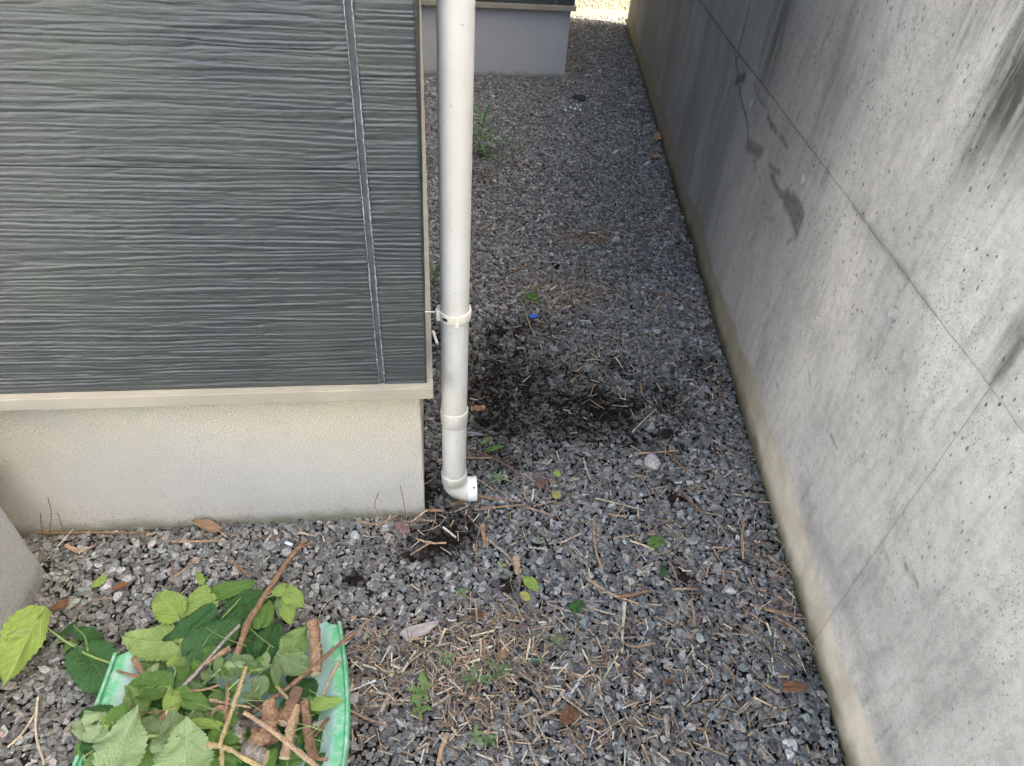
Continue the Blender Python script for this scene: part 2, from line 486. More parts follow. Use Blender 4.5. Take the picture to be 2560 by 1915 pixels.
# ------------------------------------------------------------------ house (front corner with siding, foundation, wing behind)
XS, YS, ZS, ZJ, XJ = 0.0155, -0.020, 0.4525, 0.8995, -0.0745
HOUSE_TOP = 3.05
house = empty('house', (0, 0, 0), 'dark slate sided house with cream foundation and projecting grey-based wing', 'house')
def relief(a, z, seed):
    """wood-grain relief pressed into the board: a along the board, z up"""
    ph = z * 112 + 1.9 * fbm(a * 2.8, z * 44, seed + 1, 2) + 0.40 * vnoise(a * 9, z * 110, seed + 2) + 0.13 * vnoise(a * 55, z * 160, seed + 7)
    t = ph - np.floor(ph)
    row = np.floor(ph)
    amp = 0.15 + 1.25 * vnoise(a * 5.0 + row * 7.31, row * 0.77, seed + 3)         # each ridge swells and dies out along its length
    saw = (np.clip(t / 0.80, 0, 1) ** 0.8) * (1 - np.clip((t - 0.80) / 0.20, 0, 1))
    c1 = vnoise(a * 5.2, z * 96 + 0.4 * vnoise(a * 20, z * 60, seed + 11), seed + 8) - 0.5
    n2 = vnoise(a * 12 + 3.3, z * 210, seed + 4) - 0.5
    n3 = vnoise(a * 2.6 + 9.3, z * 34, seed + 5) - 0.5
    chip = (vnoise(a * 95, z * 300, seed + 6) - 0.5) * 0.45
    return (saw * amp * 1.1 - np.exp(-(c1 / 0.05) ** 2) * 0.75 + n2 * 0.5 + n3 * 0.35 + chip) * 0.00130
def front_panel(x0, x1, z0, z1, seed, fine):
    if fine:
        us = np.arange(x0, x1, 0.005); us = np.append(us, x1)
        vs = np.arange(z0, z1, 0.00115); vs = np.append(vs, z1)
    else:
        us = np.linspace(x0, x1, 3); vs = np.linspace(z0, z1, 3)
    def fn(U, V):
        ed = np.minimum(np.minimum(V - z0, z1 - V), np.minimum(U - x0, x1 - U))
        k = np.clip(ed / 0.0016, 0, 1)
        d = relief(U, V, seed) * (0.6 + 0.4 * k) - 0.0006 * (1 - k) if fine else 0 * U
        return U, YS - d, V
    return grid_mesh('siding_panel', us, vs, fn, (0, 0.016, 0))
def side_panel(y0, y1, z0, z1, seed, fine):
    us = np.append(np.arange(y0, y1, 0.012), y1) if fine else np.linspace(y0, y1, 3)
    vs = np.append(np.arange(z0, z1, 0.003), z1) if fine else np.linspace(z0, z1, 3)
    def fn(U, V):
        d = relief(U, V, seed) if fine else 0 * U
        return XS + d * 0.8 - 0.001, U, V
    return grid_mesh('siding_panel', us, vs, fn, (-0.012, 0, 0))
rows = [ZS] + [ZJ + 0.449 * k for k in range(0, 6)]
rows[-1] = HOUSE_TOP
for i in range(len(rows) - 1):
    z0, z1 = rows[i] + (0.0004 if i else 0), rows[i + 1] - 0.0004
    fine = i < 2
    xl = -0.95 if fine else -3.2
    link('siding_panel', front_panel(xl, XJ - 0.0052, z0, z1, 40 + i * 7, fine), M['siding'], house)
    link('siding_panel', front_panel(XJ + 0.0052, XS, z0, z1, 41 + i * 9, fine), M['siding'], house)
    link('siding_panel', side_panel(YS + 0.019, 3.60, z0, z1, 140 + i * 7, fine), M['siding'], house)
    if fine:
        link('siding_panel', front_panel(-3.2, -0.9512, z0, z1, 0, False), M['siding'], house)
# sealant bead in the vertical joint with its frayed pale lips
sealj = link('sealant_joint', box_mesh('sealant_joint', (XJ - 0.0051, YS + 0.004, ZS), (XJ + 0.0051, YS + 0.012, HOUSE_TOP)), M['sealant'], house)
for s in (-1, 1):
    zz = np.arange(ZS, 1.40, 0.0035)
    rg = random.Random(3 + s)
    pts = [(XJ + s * (0.0053 + rg.uniform(-0.0006, 0.0006)), YS - 0.0022 + rg.uniform(-0.0006, 0.0006), z) for z in zz]
    link('sealant_lip', tube_mesh('sealant_lip', pts, [0.0008 + rg.uniform(-0.0003, 0.0004) for _ in zz], 5, 0.3), M['sealant_edge'], sealj)
# core behind the panels, roof
link('wall_core', box_mesh('wall_core', (-3.2, 0.002, 0.46), (-0.002, 3.6, HOUSE_TOP)), M['found2'], house)
link('roof', box_mesh('roof', (-3.5, -0.12, HOUSE_TOP + 0.01), (0.14, 3.95, HOUSE_TOP + 0.12), 0.01), M['flash'], house)
# foundation
link('foundation', box_mesh('foundation', (-3.2, 0.0, -0.15), (0.0, 3.655, 0.4415), 0.003), M['found'], house)
# drip flashing: bent metal angle, front and side runs
def flashing(x0, x1, y0, y1, name='drip_flashing'):
    return link(name, box_mesh(name, (x0, y0, 0.4205), (x1, y1, 0.4500), 0.0016), M['flash'], house)
flashing(-3.2, 0.0276, -0.0345, 0.0)
link('flashing_lip', box_mesh('flashing_lip', (-3.2, -0.0338, 0.4502), (0.0268, -0.0190, 0.4516)), M['flash'], house)
flashing(0.0002, 0.0276, 0.0003, 3.62)
_ms = mesh_np('mitre_seam', [(0.0160, -0.0190, 0.4519), (0.0166, -0.0184, 0.4519), (0.0272, -0.0328, 0.4519), (0.0266, -0.0334, 0.4519)], [(0, 3, 2, 1)])
link('mitre_seam', _ms, M['sealant'], house)
# wing farther down the passage
WX, WY = 0.981, 3.66
o = link('wing_foundation', box_mesh('wing_foundation', (-3.2, WY, -0.15), (WX, 5.45, 0.4415), 0.003), M['found2'], house)
o['label'] = 'smooth grey rendered foundation under the wing'
link('wing_flashing', box_mesh('wing_flashing', (-0.05, WY - 0.034, 0.4205), (WX + 0.0276, WY - 0.0002, 0.4500), 0.0016), M['flash'], house)
link('wing_flashing', box_mesh('wing_flashing', (WX + 0.0002, WY + 0.0002, 0.4205), (WX + 0.0276, 5.45, 0.4500), 0.0016), M['flash'], house)
def wing_panel(x0, x1, z0, z1, seed, fine):
    us = np.append(np.arange(x0, x1, 0.012), x1) if fine else np.linspace(x0, x1, 3)
    vs = np.append(np.arange(z0, z1, 0.003), z1) if fine else np.linspace(z0, z1, 3)
    return grid_mesh('wing_siding_panel', us, vs, lambda U, V: (U, WY - 0.02 - (relief(U, V, seed) if fine else 0 * U), V), (0, 0.016, 0))
for i in range(len(rows) - 1):
    z0, z1 = rows[i] + (0.0011 if i else 0), rows[i + 1] - 0.0011
    link('wing_siding_panel', wing_panel(0.03, 0.872, z0, z1, 300 + i, i < 1), M['siding'], house)
    link('wing_siding_panel', wing_panel(0.882, WX + 0.0155, z0, z1, 320 + i, i < 1), M['siding'], house)
    link('wing_siding_panel', box_mesh('wing_siding_panel', (WX, WY - 0.0035, z0), (WX + 0.0155, 5.45, z1)), M['siding'], house)
link('wing_core', box_mesh('wing_core', (-3.2, WY + 0.001, 0.46), (WX - 0.001, 5.44, HOUSE_TOP)), M['found2'], house)
link('wing_roof', box_mesh('wing_roof', (-3.5, 3.96, HOUSE_TOP + 0.02), (WX + 0.1, 5.5, HOUSE_TOP + 0.13), 0.01), M['flash'], house)

# ------------------------------------------------------------------ low rendered block beside the foundation
blk = box_mesh('stoop_block', (-1.55, -0.95, -0.12), (-0.838, -0.100, 0.46), 0.012, 3)
tag(link('stoop_block', blk, M['block']), 'pale grey rendered block at the left edge by the foundation', 'block')

# ------------------------------------------------------------------ concrete boundary wall
WALL_H, WALL_S0, WALL_S1 = 1.8, -3.2, 5.345
ZSEAM = 0.7478
cw = empty('concrete_wall', tuple(WO), 'tall weathered grey concrete wall running along the gravel passage', 'wall')
cw.rotation_euler = (0, 0, math.pi / 2 - WA)             # local x along the wall, local -y ... face
bpy.context.view_layer.update()
# local frame: x = s (along), y = left of it = out of the face, z up
strokes = []                                             # (polyline in s,z ; half width ; strength)
def stroke(pts, w, k=1.0): strokes.append((np.array(pts), w, k))
stroke([W5(570, 540), W5(580, 640), W5(600, 790), W5(610, 900), W5(640, 1060), W5(690, 1220), W5(705, 1330), W5(700, 1440)], 0.006, 0.9)
stroke([W5(575, 840), W5(665, 800)], 0.016, 0.95)
stroke([W5(700, 1490), W5(770, 1545), W5(840, 1570)], 0.022, 0.75)
stroke([W5(610, 540), W5(600, 580), W5(575, 630)], 0.005, 0.9)
stroke([W5(540, 850), W5(500, 960), W5(478, 1090)], 0.007, 0.6)
stroke([W5(760, 850), W5(790, 950), W5(830, 1040), W5(900, 1120)], 0.004, 0.7)
stroke([W5(910, 1200), W5(950, 1300), W5(1000, 1360)], 0.009, 0.8)
stroke([W5(1040, 1400), W5(1110, 1520)], 0.009, 0.7)
stroke([W5(730, 60), W5(690, 230), W5(640, 430), W5(620, 520)], 0.008, 0.8)
stroke([W3(635, 755), W3(665, 820), W3(690, 850)], 0.010, 0.85)
stroke([W3(625, 712), W3(670, 745)], 0.006, 0.7)
stroke([W3(690, 850), W3(715, 905), W3(735, 960), W3(745, 1000)], 0.014, 0.9)
stroke([W3(700, 835), W3(740, 895), W3(750, 950)], 0.020, 0.9)
stroke([W3(725, 850), W3(770, 920), W3(752, 980), W3(745, 1003)], 0.016, 0.9)
stroke([W3(745, 1003), W3(725, 1035), W3(708, 1043)], 0.004, 0.7)
stroke([W3(790, 890), W3(770, 960), W3(750, 1000)], 0.004, 0.6)
stroke([W3(555, 680), W3(590, 790)], 0.003, 0.6)
stroke([W3(600, 935), W3(640, 945), W3(662, 920)], 0.004, 0.5)
stroke([W3(590, 880), W3(615, 870)], 0.004, 0.5)
stroke([W4(720, 760), W4(755, 835)], 0.0025, 0.8)
stroke([W4(815, 825), W4(870, 920)], 0.003, 0.8)
stroke([W4(515, 295), W4(545, 380)], 0.0022, 0.7)
stroke([W4(425, 55), W4(432, 100)], 0.007, 0.5)
stroke([W4(295, 95), W4(308, 125)], 0.004, 0.6)
stroke([W4(405, 520), W4(430, 660), W4(500, 800), W4(580, 1000), W4(650, 1230), W4(720, 1450), W4(760, 1600)], 0.030, 0.28)
stroke([W3(1620, 1630), W3(1660, 1560), W3(1700, 1490), W3(1724, 1440)], 0.012, 0.45)
stroke([W3(990, 890), W3(1030, 935), W3(1180, 1140), W3(1260, 1240), W3(1340, 1350)], 0.010, 0.35)
smudges = [(np.array(q), w, k) for q, w, k in [([W3(1700, 0), W3(1650, 140), W3(1600, 270)], 0.14, 1.25), ([W3(1600, 300), W3(1560, 400), W3(1480, 560)], 0.08, 1.0), ([W3(1724, 60), W3(1724, 300)], 0.14, 1.1),
            ([W3(1500, 0), W3(1440, 120), W3(1380, 260)], 0.05, 0.5), ([W3(1000, 0), W3(930, 260), W3(850, 480), W3(790, 600)], 0.10, 0.8), ([W3(790, 600), W3(900, 780), W3(980, 880)], 0.05, 0.6),
            ([W3(700, 0), W3(640, 220)], 0.16, 0.7), ([W3(1030, 940), W3(1060, 1000)], 0.05, 0.7), ([W3(1120, 1290), W3(1090, 1400), W3(1060, 1500)], 0.06, 0.6), ([W3(1250, 1380), W3(1180, 1560), W3(1100, 1650)], 0.05, 0.4),
            ([W4(1190, 160), W4(1000, 420), W4(830, 640)], 0.06, 0.35), ([W4(1130, 1300), W4(900, 1500)], 0.05, 0.3), ([W3(1640, 1640), W3(1724, 1450)], 0.05, 0.7)]]
for _s in (Wp(2475, 964)[0], Wp(1845, 128)[0]):
    stroke([(_s, 0.0), (_s + 0.001, 0.35), (_s - 0.001, 0.74)], 0.0020, 0.12)
    stroke([(_s, 0.75), (_s + 0.002, 1.2), (_s, 1.8)], 0.004, 0.45)
def seg_dist(S, Z, pts):
    d = np.full(S.shape, 9.0)
    for a, b in zip(pts[:-1], pts[1:]):
        ab = b - a; L = max(ab @ ab, 1e-9)
        t = np.clip(((S - a[0]) * ab[0] + (Z - a[1]) * ab[1]) / L, 0, 1)
        d = np.minimum(d, np.hypot(S - a[0] - t * ab[0], Z - a[1] - t * ab[1]))
    return d
def a_stain(S, Z):
    out = np.zeros(S.shape)
    w = (fbm(S * 40, Z * 40, 71, 2) - 0.5) * 0.012
    for pts, hw, k in strokes:
        lo, hi = pts.min(0) - 0.06, pts.max(0) + 0.06
        box = (S > lo[0]) & (S < hi[0]) & (Z > lo[1]) & (Z < hi[1])
        if box.any():
            d = seg_dist(S[box], Z[box], pts) + w[box] * min(1, hw / 0.01)
            out[box] = np.maximum(out[box], 0.85 * k * np.clip((hw * 1.35 - d) / (hw * 0.9), 0, 1))
    return out
def a_band(S, Z):
    zb = 0.142 + (fbm(S * 3, S * 0 + 3, 9, 3) - 0.5) * 0.10 + (fbm(S * 30, Z * 30, 19, 2) - 0.5) * 0.02
    return np.clip((zb - Z) / 0.012, 0, 1)
def a_weather_shade(S, Z):
    # staining plus painted-in shade, stronger away from the open end
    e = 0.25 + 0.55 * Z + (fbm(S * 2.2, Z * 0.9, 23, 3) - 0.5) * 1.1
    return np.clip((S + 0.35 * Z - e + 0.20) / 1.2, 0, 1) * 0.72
def a_smut(S, Z):
    out = np.full(S.shape, 0.10)
    for pts, hw, k in smudges:
        d = seg_dist(S, Z, pts)
        out = np.maximum(out, k * np.exp(-(d / hw) ** 2))
    return out
def a_pit(S, Z):
    return np.clip(0.25 + 0.9 * (1.4 - S) , 0.15, 1) * np.clip((Z - 0.10) / 0.60, 0.25, 1)
holes = [(Wp(2233, 786), 0.0155), (Wp(2009, 447), 0.0155), (Wp(1879, 255), 0.0155), (Wp(1795, 137), 0.0155)]
ds = (holes[1][0][0] - holes[0][0][0])
holes += [(np.array([holes[0][0][0] - ds, 0.675]), 0.0155), (np.array([holes[3][0][0] + ds, 0.67]), 0.0155)]
def panel(s0, s1, z0, z1, off, seed):
    step = 0.0075 if s0 < 1.5 and s1 > -1.0 and z0 < 1.2 else 0.02
    us = np.arange(s0, s1, step); vs = np.arange(z0, z1, step)
    for (h, r) in holes:
        if s0 < h[0] < s1 and z0 < h[1] < z1:
            us = np.concatenate([us, np.arange(h[0] - 0.021, h[0] + 0.021, 0.0018)])
            vs = np.concatenate([vs, np.arange(h[1] - 0.021, h[1] + 0.021, 0.0018)])
    us = np.unique(np.append(us, [s0 + 0.002, s1])); vs = np.unique(np.append(vs, [z0 + 0.002, z1 - 0.002, z1]))
    us = us[us <= s1]; vs = vs[vs <= z1]
    us = np.append(us[:-1][np.diff(us) > 6e-4], us[-1]); vs = np.append(vs[:-1][np.diff(vs) > 6e-4], vs[-1])
    def fn(U, V):
        d = off + (fbm(U * 2.5, V * 2.5, seed, 3) - 0.5) * 0.004 + (fbm(U * 25, V * 25, seed + 3, 2) - 0.5) * 0.0012
        ed = np.minimum(V - z0, z1 - V)
        d = d - np.clip(1 - ed / (0.0012 + 0.0035 * vnoise(U * 60, V * 60, seed + 9) ** 2), 0, 1) * 0.0014
        for (h, r) in holes:
            q = np.hypot(U - h[0], V - h[1])
            d = d - np.clip((r - q) / 0.004, 0, 1) * 0.015 + np.clip((r * 0.55 - q) / 0.004, 0, 1) * 0.002
        zz = V + (fbm(U * 18, U * 0, 77, 2) - 0.5) * 0.003 * ((np.abs(V - z0) < 1e-6) | (np.abs(V - z1) < 1e-6))
        return U, d, zz
    me = grid_mesh('form_panel', us, vs, fn, (0, -0.030, 0), attrs={'stain': a_stain, 'band': a_band, 'weather_shade': a_weather_shade, 'smut': a_smut, 'pit': a_pit})
    o = bpy.data.objects.new('form_panel', me); me.materials.append(M['conc']); COL.objects.link(o)
    o.parent = cw
S_A, S_B = Wp(2475, 964)[0], Wp(1845, 128)[0]
PW = S_B - S_A
cuts = [WALL_S0, S_A, S_B, S_B + PW, WALL_S1]
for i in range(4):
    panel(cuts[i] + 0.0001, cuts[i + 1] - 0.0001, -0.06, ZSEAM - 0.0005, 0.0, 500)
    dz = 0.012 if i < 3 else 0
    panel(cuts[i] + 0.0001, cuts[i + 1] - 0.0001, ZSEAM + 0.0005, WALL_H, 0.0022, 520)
def wallbox(name, s0, s1, y0, y1, z0, z1):
    me = box_mesh(name, (s0, y0, z0), (s1, y1, z1), 0.004); me.materials.append(M['conc'])
    o = bpy.data.objects.new(name, me); COL.objects.link(o); o.parent = cw
wallbox('wall_body', WALL_S0, WALL_S1 - 0.001, -0.21, -0.022, -0.3, WALL_H - 0.003)
wallbox('coping', WALL_S0 - 0.01, WALL_S1 + 0.01, -0.225, 0.018, WALL_H + 0.001, WALL_H + 0.06)

# ------------------------------------------------------------------ sunlit wall closing the passage, unseen houses added to shade the place and bounce sun
mfar = NT('rough_cream_stucco')
vf = mfar.coords('Object')
spf = mfar.voro(vf, 26)
cf = mfar.mix(mfar.rng(mfar.noise(vf, 34, 3, 0.6), 0.54, 0.66, 0, 0.8), (0.40, 0.36, 0.265), (0.15, 0.135, 0.10))
M['far'] = mfar.fin(cf, 0.9, mfar.bump(mfar.noise(vf, 40, 4), 0.9, 0.02), 0.1)
fw = empty('garden_wall', (1.5, 5.62, 0), 'sunlit cream stucco wall closing the far end of the passage', 'wall')
link('wall_face', box_mesh('wall_face', (-3.4, 5.62, 0.055), (6.5, 5.80, 2.1), 0.004), M['far'], fw)
link('plinth', box_mesh('plinth', (-3.4, 5.605, -0.1), (6.5, 5.80, 0.053), 0.004), mat_flat('pale_plinth', (0.46, 0.42, 0.31), 0.8, 0.08, 30, 0.4), fw)
M['whitewall'] = mat_flat('added_house_white', (0.74, 0.73, 0.70), 0.85, 0.04, 8, 0.3)
wh = empty('added_house', (-8.5, -5.0, 0), 'white house added out of view to the left to bounce sunlight', 'house')  # added, unseen: reflects sun onto the concrete wall
link('wall', box_mesh('wall', (-11.0, -10.0, -0.1), (-6.6, -0.8, 4.9)), M['whitewall'], wh)
link('roof', box_mesh('roof', (-11.2, -10.2, 4.91), (-6.5, -0.6, 5.05)), M['flash'], wh)
nh = empty('added_house', (4.5, -2.5, 0), 'tall house added out of view behind the concrete wall to shade the passage', 'house')  # added, unseen: blocks the sun from the passage
link('wall', box_mesh('wall', (2.75, -9.0, -0.1), (7.5, 3.0, 5.30)), M['whitewall'], nh)
link('roof', box_mesh('roof', (2.55, -9.2, 5.31), (7.7, 3.2, 5.45)), M['flash'], nh)

# ------------------------------------------------------------------ downpipe
mp = NT('cream_plastic_pipe')
vp = mp.coords('Object')
cp = mp.mix(mp.rng(mp.noise(vp, 5, 4), 0.35, 0.7), (0.62, 0.595, 0.53), (0.71, 0.69, 0.635))
zp = mp.sep(vp)[2]
grime = mp.math('MULTIPLY', mp.rng(mp.noise(mp.coords('Object', (1, 1, 0.5)), 120, 4, 0.7), 0.55, 0.72, 0, 0.45), mp.rng(zp, 0.9, 0.1, 0.25, 1))
cp = mp.mix(grime, cp, (0.42, 0.39, 0.30))
cp = mp.mix(mp.rng(mp.voro(vp, 42), 0.055, 0.035, 0, 0.85), cp, (0.10, 0.09, 0.07))
alg = mp.math('MULTIPLY', mp.rng(zp, 0.13, 0.05), mp.rng(mp.noise(vp, 28, 4), 0.42, 0.66, 0, 0.75))
cp = mp.mix(alg, cp, (0.36, 0.34, 0.17))
M['pipe'] = mp.fin(cp, 0.34, mp.bump(mp.noise(vp, 60, 3), 0.05, 0.001), 0.45)
M['pipe_white'] = mat_flat('clean_white_plastic', (0.83, 0.83, 0.81), 0.35, 0.03, 40)
M['clip'] = mat_flat('ivory_clip_plastic', (0.77, 0.72, 0.60), 0.4, 0.05, 40)
M['steel'] = mat_flat('zinc_rod', (0.55, 0.55, 0.54), 0.35, 0.1, 60, 0, 0.5, 0.8)
M['rubber'] = mat_flat('dark_dirt', (0.03, 0.028, 0.025), 0.9, 0.2, 80)
PX, PY, PR = 0.0748, 0.050, 0.0288
pipe = empty('downpipe', (PX, PY, 0), 'cream plastic rain downpipe at the house corner with elbow foot', 'downpipe')
link('pipe', tube_mesh('pipe', [(PX, PY, 0.088), (PX, PY, 0.5), (PX, PY, 1.2), (PX, PY, 2.95)], PR, 48), M['pipe'], pipe)
def ring(name, z0, z1, r, mat, lip=0.0012):
    pts = [(PX, PY, z0), (PX, PY, z0 + 0.002), (PX, PY, z1 - 0.003), (PX, PY, z1)]
    return link(name, tube_mesh(name, pts, [r - lip, r, r + lip * 0.5, r - lip * 0.2], 48), mat, pipe)
ring('coupling', 0.272, 0.314, PR + 0.0022, M['pipe'])
# elbow: a swept bend out to the right, with socket collar and mouth
ring('elbow_collar', 0.070, 0.101, PR + 0.0026, M['pipe'])
bend = []
RB = 0.036
for k in range(13):
    a = math.pi / 2 * k / 12
    bend.append((PX + RB * (1 - math.cos(a)), PY - 0.004 * math.sin(a), 0.074 - RB * math.sin(a)))
elb = link('elbow', tube_mesh('elbow', bend, PR + 0.0016, 48, caps=False), M['pipe'], pipe)
ex, ez = bend[-1][0], bend[-1][2]
def axis_lathe(name, cx, cy, cz, prof, n=48):
    vs, fs = [], []
    for (dx, r) in prof:
        for k in range(n):
            q = 2 * math.pi * k / n
            vs.append((cx + dx, cy + r * math.cos(q), cz + r * math.sin(q)))
    for i in range(len(prof) - 1):
        for k in range(n):
            k2 = (k + 1) % n
            fs.append((i * n + k, (i + 1) * n + k, (i + 1) * n + k2, i * n + k2))
    me = mesh_np(name, vs, fs, True); me.set_sharp_from_angle(angle=math.radians(40))
    return me
link('spout', axis_lathe('spout', ex, PY - 0.004, ez, [(-0.003, PR + 0.0012), (-0.002, PR + 0.0024), (0.0195, PR + 0.0030), (0.0205, PR + 0.0024), (0.0205, PR + 0.0004), (-0.002, PR - 0.001), (-0.030, PR - 0.004)]), M['pipe_white'], elb)
# dirt chip on the spout
cm = bmesh.new(); bmesh.ops.create_icosphere(cm, subdivisions=1, radius=0.0028)
for v in cm.verts: v.co = Vector((v.co.x * 1.0 + random.uniform(-.0005, .0005), v.co.y * 1.2, v.co.z * 0.35))
me = bpy.data.meshes.new('dirt_chip'); cm.to_mesh(me); cm.free()
o = link('dirt_chip', me, M['rubber'], elb); o.location = (ex + 0.0125, PY - 0.0225, ez + 0.0255); o.rotation_euler = (0.65, 0, 0)
# clip: hinged band, front tab, slot, ear and rod into the side wall
ZB = 0.577
bandv, bandf = [], []
N = 64
for i in range(N):
    a = 2 * math.pi * i / N
    for (rr, zz) in ((PR + 0.0010, -0.0095), (PR + 0.0044, -0.0095), (PR + 0.0050, 0.0), (PR + 0.0044, 0.0095), (PR + 0.0010, 0.0095)):
        bandv.append((PX + rr * math.cos(a), PY + rr * math.sin(a), ZB + zz))
for i in range(N):
    for k in range(5):
        bandf.append((i * 5 + k, i * 5 + (k + 1) % 5, ((i + 1) % N) * 5 + (k + 1) % 5, ((i + 1) % N) * 5 + k))
clipb = link('clip_band', mesh_np('clip_band', bandv, bandf), M['clip'], pipe)
def clip_box(name, ang, rad, sx, sy, z0, z1, mat):
    me = box_mesh(name, (-sx, -sy, z0), (sx, sy, z1), 0.0015)
    o = link(name, me, mat, clipb); a = math.radians(ang)
    o.location = (PX + rad * math.cos(a), PY + rad * math.sin(a), ZB); o.rotation_euler = (0, 0, a)
    return o
clip_box('clip_tab', -84, PR + 0.0050, 0.0022, 0.0050, -0.0145, 0.0110, M['clip'])
clip_box('clip_slot', -128, PR + 0.0045, 0.0012, 0.006, -0.0035, 0.0035, M['rubber'])
clip_box('clip_ear', 192, PR + 0.0060, 0.0045, 0.007, -0.0110, 0.0110, M['clip'])
clip_box('clip_ear', 168, PR + 0.0045, 0.0035, 0.007, -0.0095, 0.0095, M['clip'])
link('fixing_rod', tube_mesh('fixing_rod', [(XS - 0.004, PY - 0.004, ZB + 0.004), (PX - PR - 0.008, PY - 0.004, ZB + 0.004)], 0.0022, 10), M['steel'], clipb)

# ------------------------------------------------------------------ scattered pieces: shared point-instancing for what nobody could count
def instancer(name, pos, rot, scl, idx, tint, sources, label, cat):
    me = bpy.data.meshes.new(name)
    me.vertices.add(len(pos)); me.vertices.foreach_set('co', np.asarray(pos, np.float32).ravel())
    def at(nm, tp, arr, fld):
        a = me.attributes.new(nm, tp, 'POINT'); a.data.foreach_set(fld, np.ascontiguousarray(arr).ravel())
    at('rot', 'FLOAT_VECTOR', np.asarray(rot, np.float32), 'vector')
    at('scl', 'FLOAT_VECTOR', np.asarray(scl, np.float32), 'vector')
    at('pick', 'INT', np.asarray(idx, np.int32), 'value')
    at('tint', 'FLOAT_COLOR', np.concatenate([np.asarray(tint, np.float32), np.ones((len(pos), 1), np.float32)], 1), 'color')
    o = bpy.data.objects.new(name, me); COL.objects.link(o)
    src = bpy.data.collections.new(name + '_pieces')
    for s in sources: src.objects.link(s)
    ng = bpy.data.node_groups.new(name + '_scatter', 'GeometryNodeTree')
    ng.interface.new_socket('Geometry', in_out='INPUT', socket_type='NodeSocketGeometry')
    ng.interface.new_socket('Geometry', in_out='OUTPUT', socket_type='NodeSocketGeometry')
    n = ng.nodes
    gi = n.new('NodeGroupInput'); go = n.new('NodeGroupOutput')
    ci = n.new('GeometryNodeCollectionInfo'); ci.inputs['Collection'].default_value = src
    ci.inputs['Separate Children'].default_value = True; ci.inputs['Reset Children'].default_value = True
    ip = n.new('GeometryNodeInstanceOnPoints'); ip.inputs['Pick Instance'].default_value = True
    def na(nm, tp):
        q = n.new('GeometryNodeInputNamedAttribute'); q.data_type = tp; q.inputs[0].default_value = nm
        return [s for s in q.outputs if s.enabled and s.name == 'Attribute'][0]
    L = ng.links.new
    L(gi.outputs[0], ip.inputs['Points']); L(ci.outputs[0], ip.inputs['Instance'])
    L(na('pick', 'INT'), ip.inputs['Instance Index'])
    e2r = n.new('FunctionNodeEulerToRotation'); L(na('rot', 'FLOAT_VECTOR'), e2r.inputs[0]); L(e2r.outputs[0], ip.inputs['Rotation'])
    L(na('scl', 'FLOAT_VECTOR'), ip.inputs['Scale'])
    L(ip.outputs[0], go.inputs[0])
    md = o.modifiers.new('scatter', 'NODES'); md.node_group = ng
    return tag(o, label, cat, kind='stuff')
M['stone'] = mat_tint('crushed_stone', 0.78, 0.42, 2.4, 0.3)
M['straw'] = mat_tint('dry_stem', 0.7, 0.30, 3.0, 0.3)
M['crumb'] = mat_tint('earth_crumb', 0.95, 0.3, 3.0, 0.1)
def rock_mesh(name, seed, sub=2, planes=13, flat=0.62, rough=0.0, ax=1.25):
    rg = np.random.default_rng(seed)
    bm = bmesh.new(); bmesh.ops.create_icosphere(bm, subdivisions=sub, radius=1)
    nr = rg.normal(size=(planes, 3)); nr /= np.linalg.norm(nr, axis=1)[:, None]
    dd = rg.uniform(0.62, 0.98, planes)
    st = np.array([ax * rg.uniform(0.9, 1.2), 1.0, flat * rg.uniform(0.8, 1.25)])
    for v in bm.verts:
        d = np.array(v.co)
        dots = nr @ d
        r = np.min(np.where(dots > 0.05, dd / np.maximum(dots, 0.05), 9))
        r = min(r, 1.25) * (1 + rough * rg.normal())
        v.co = Vector(d * r * st)
    me = bpy.data.meshes.new(name); bm.to_mesh(me); bm.free()
    return me
stones = []
for k in range(16):
    me = rock_mesh('gravel_stone', 900 + k); me.materials.append(M['stone'])
    stones.append(bpy.data.objects.new('gravel_stone', me))

# where bare dark earth shows (survey of the photo): centre, spread along view rows / columns, weight
soil_spots = [(Gd(1075, 770), 0.19, 0.18, 0.95), (Gd(1180, 850), 0.28, 0.17, 0.65), (Gd(1260, 920), 0.26, 0.12, 0.72), (Gd(1420, 880), 0.20, 0.16, 0.35), (Gd(1060, 880), 0.12, 0.12, 0.9), (Gd(1080, 1000), 0.13, 0.07, 0.55), (Gd(960, 1165), 0.085, 0.055, 1.7), (Gd(1330, 790), 0.06, 0.05, 0.7), (Gd(1430, 850), 0.07, 0.05, 0.65), (Gd(1300, 880), 0.08, 0.05, 0.7), (Gd(1150, 700), 0.10, 0.06, 0.6),
              (Gd(900, 1200), 0.05, 0.025, 1.2), (Gd(930, 1050), 0.05, 0.08, 1.3), (Gd(1010, 1120), 0.07, 0.03, 0.8), (Gd(770, 1250), 0.03, 0.022, 1.2), (Gd(1510, 790), 0.07, 0.08, 0.8),
              (Gd(1090, 1260), 0.03, 0.02, 0.9), (Gd(1040, 390), 0.06, 0.07, 0.8), (Gd(1440, 1050), 0.03, 0.02, 0.7), (Gd(945, 700), 0.05, 0.2, 0.9),
              (Gd(1430, 940), 0.03, 0.014, 1.1), (Gd(1480, 1250), 0.02, 0.02, 0.7), (Gd(1370, 960), 0.04, 0.02, 0.7)]
def soilness(x, y):
    s = np.zeros(np.shape(x))
    for c, sx, sy, k in soil_spots:
        s = s + k * np.exp(-(((x - c[0]) / sx) ** 2 + ((y - c[1]) / sy) ** 2))
    s = s + 0.55 * np.exp(-np.maximum(0, (WO[0] + np.asarray(y) * math.tan(WA) - np.asarray(x))) / 0.03)
    return s * np.clip(0.30 + 1.6 * fbm(np.asarray(x) * 22, np.asarray(y) * 22, 88, 3), 0.3, 2)
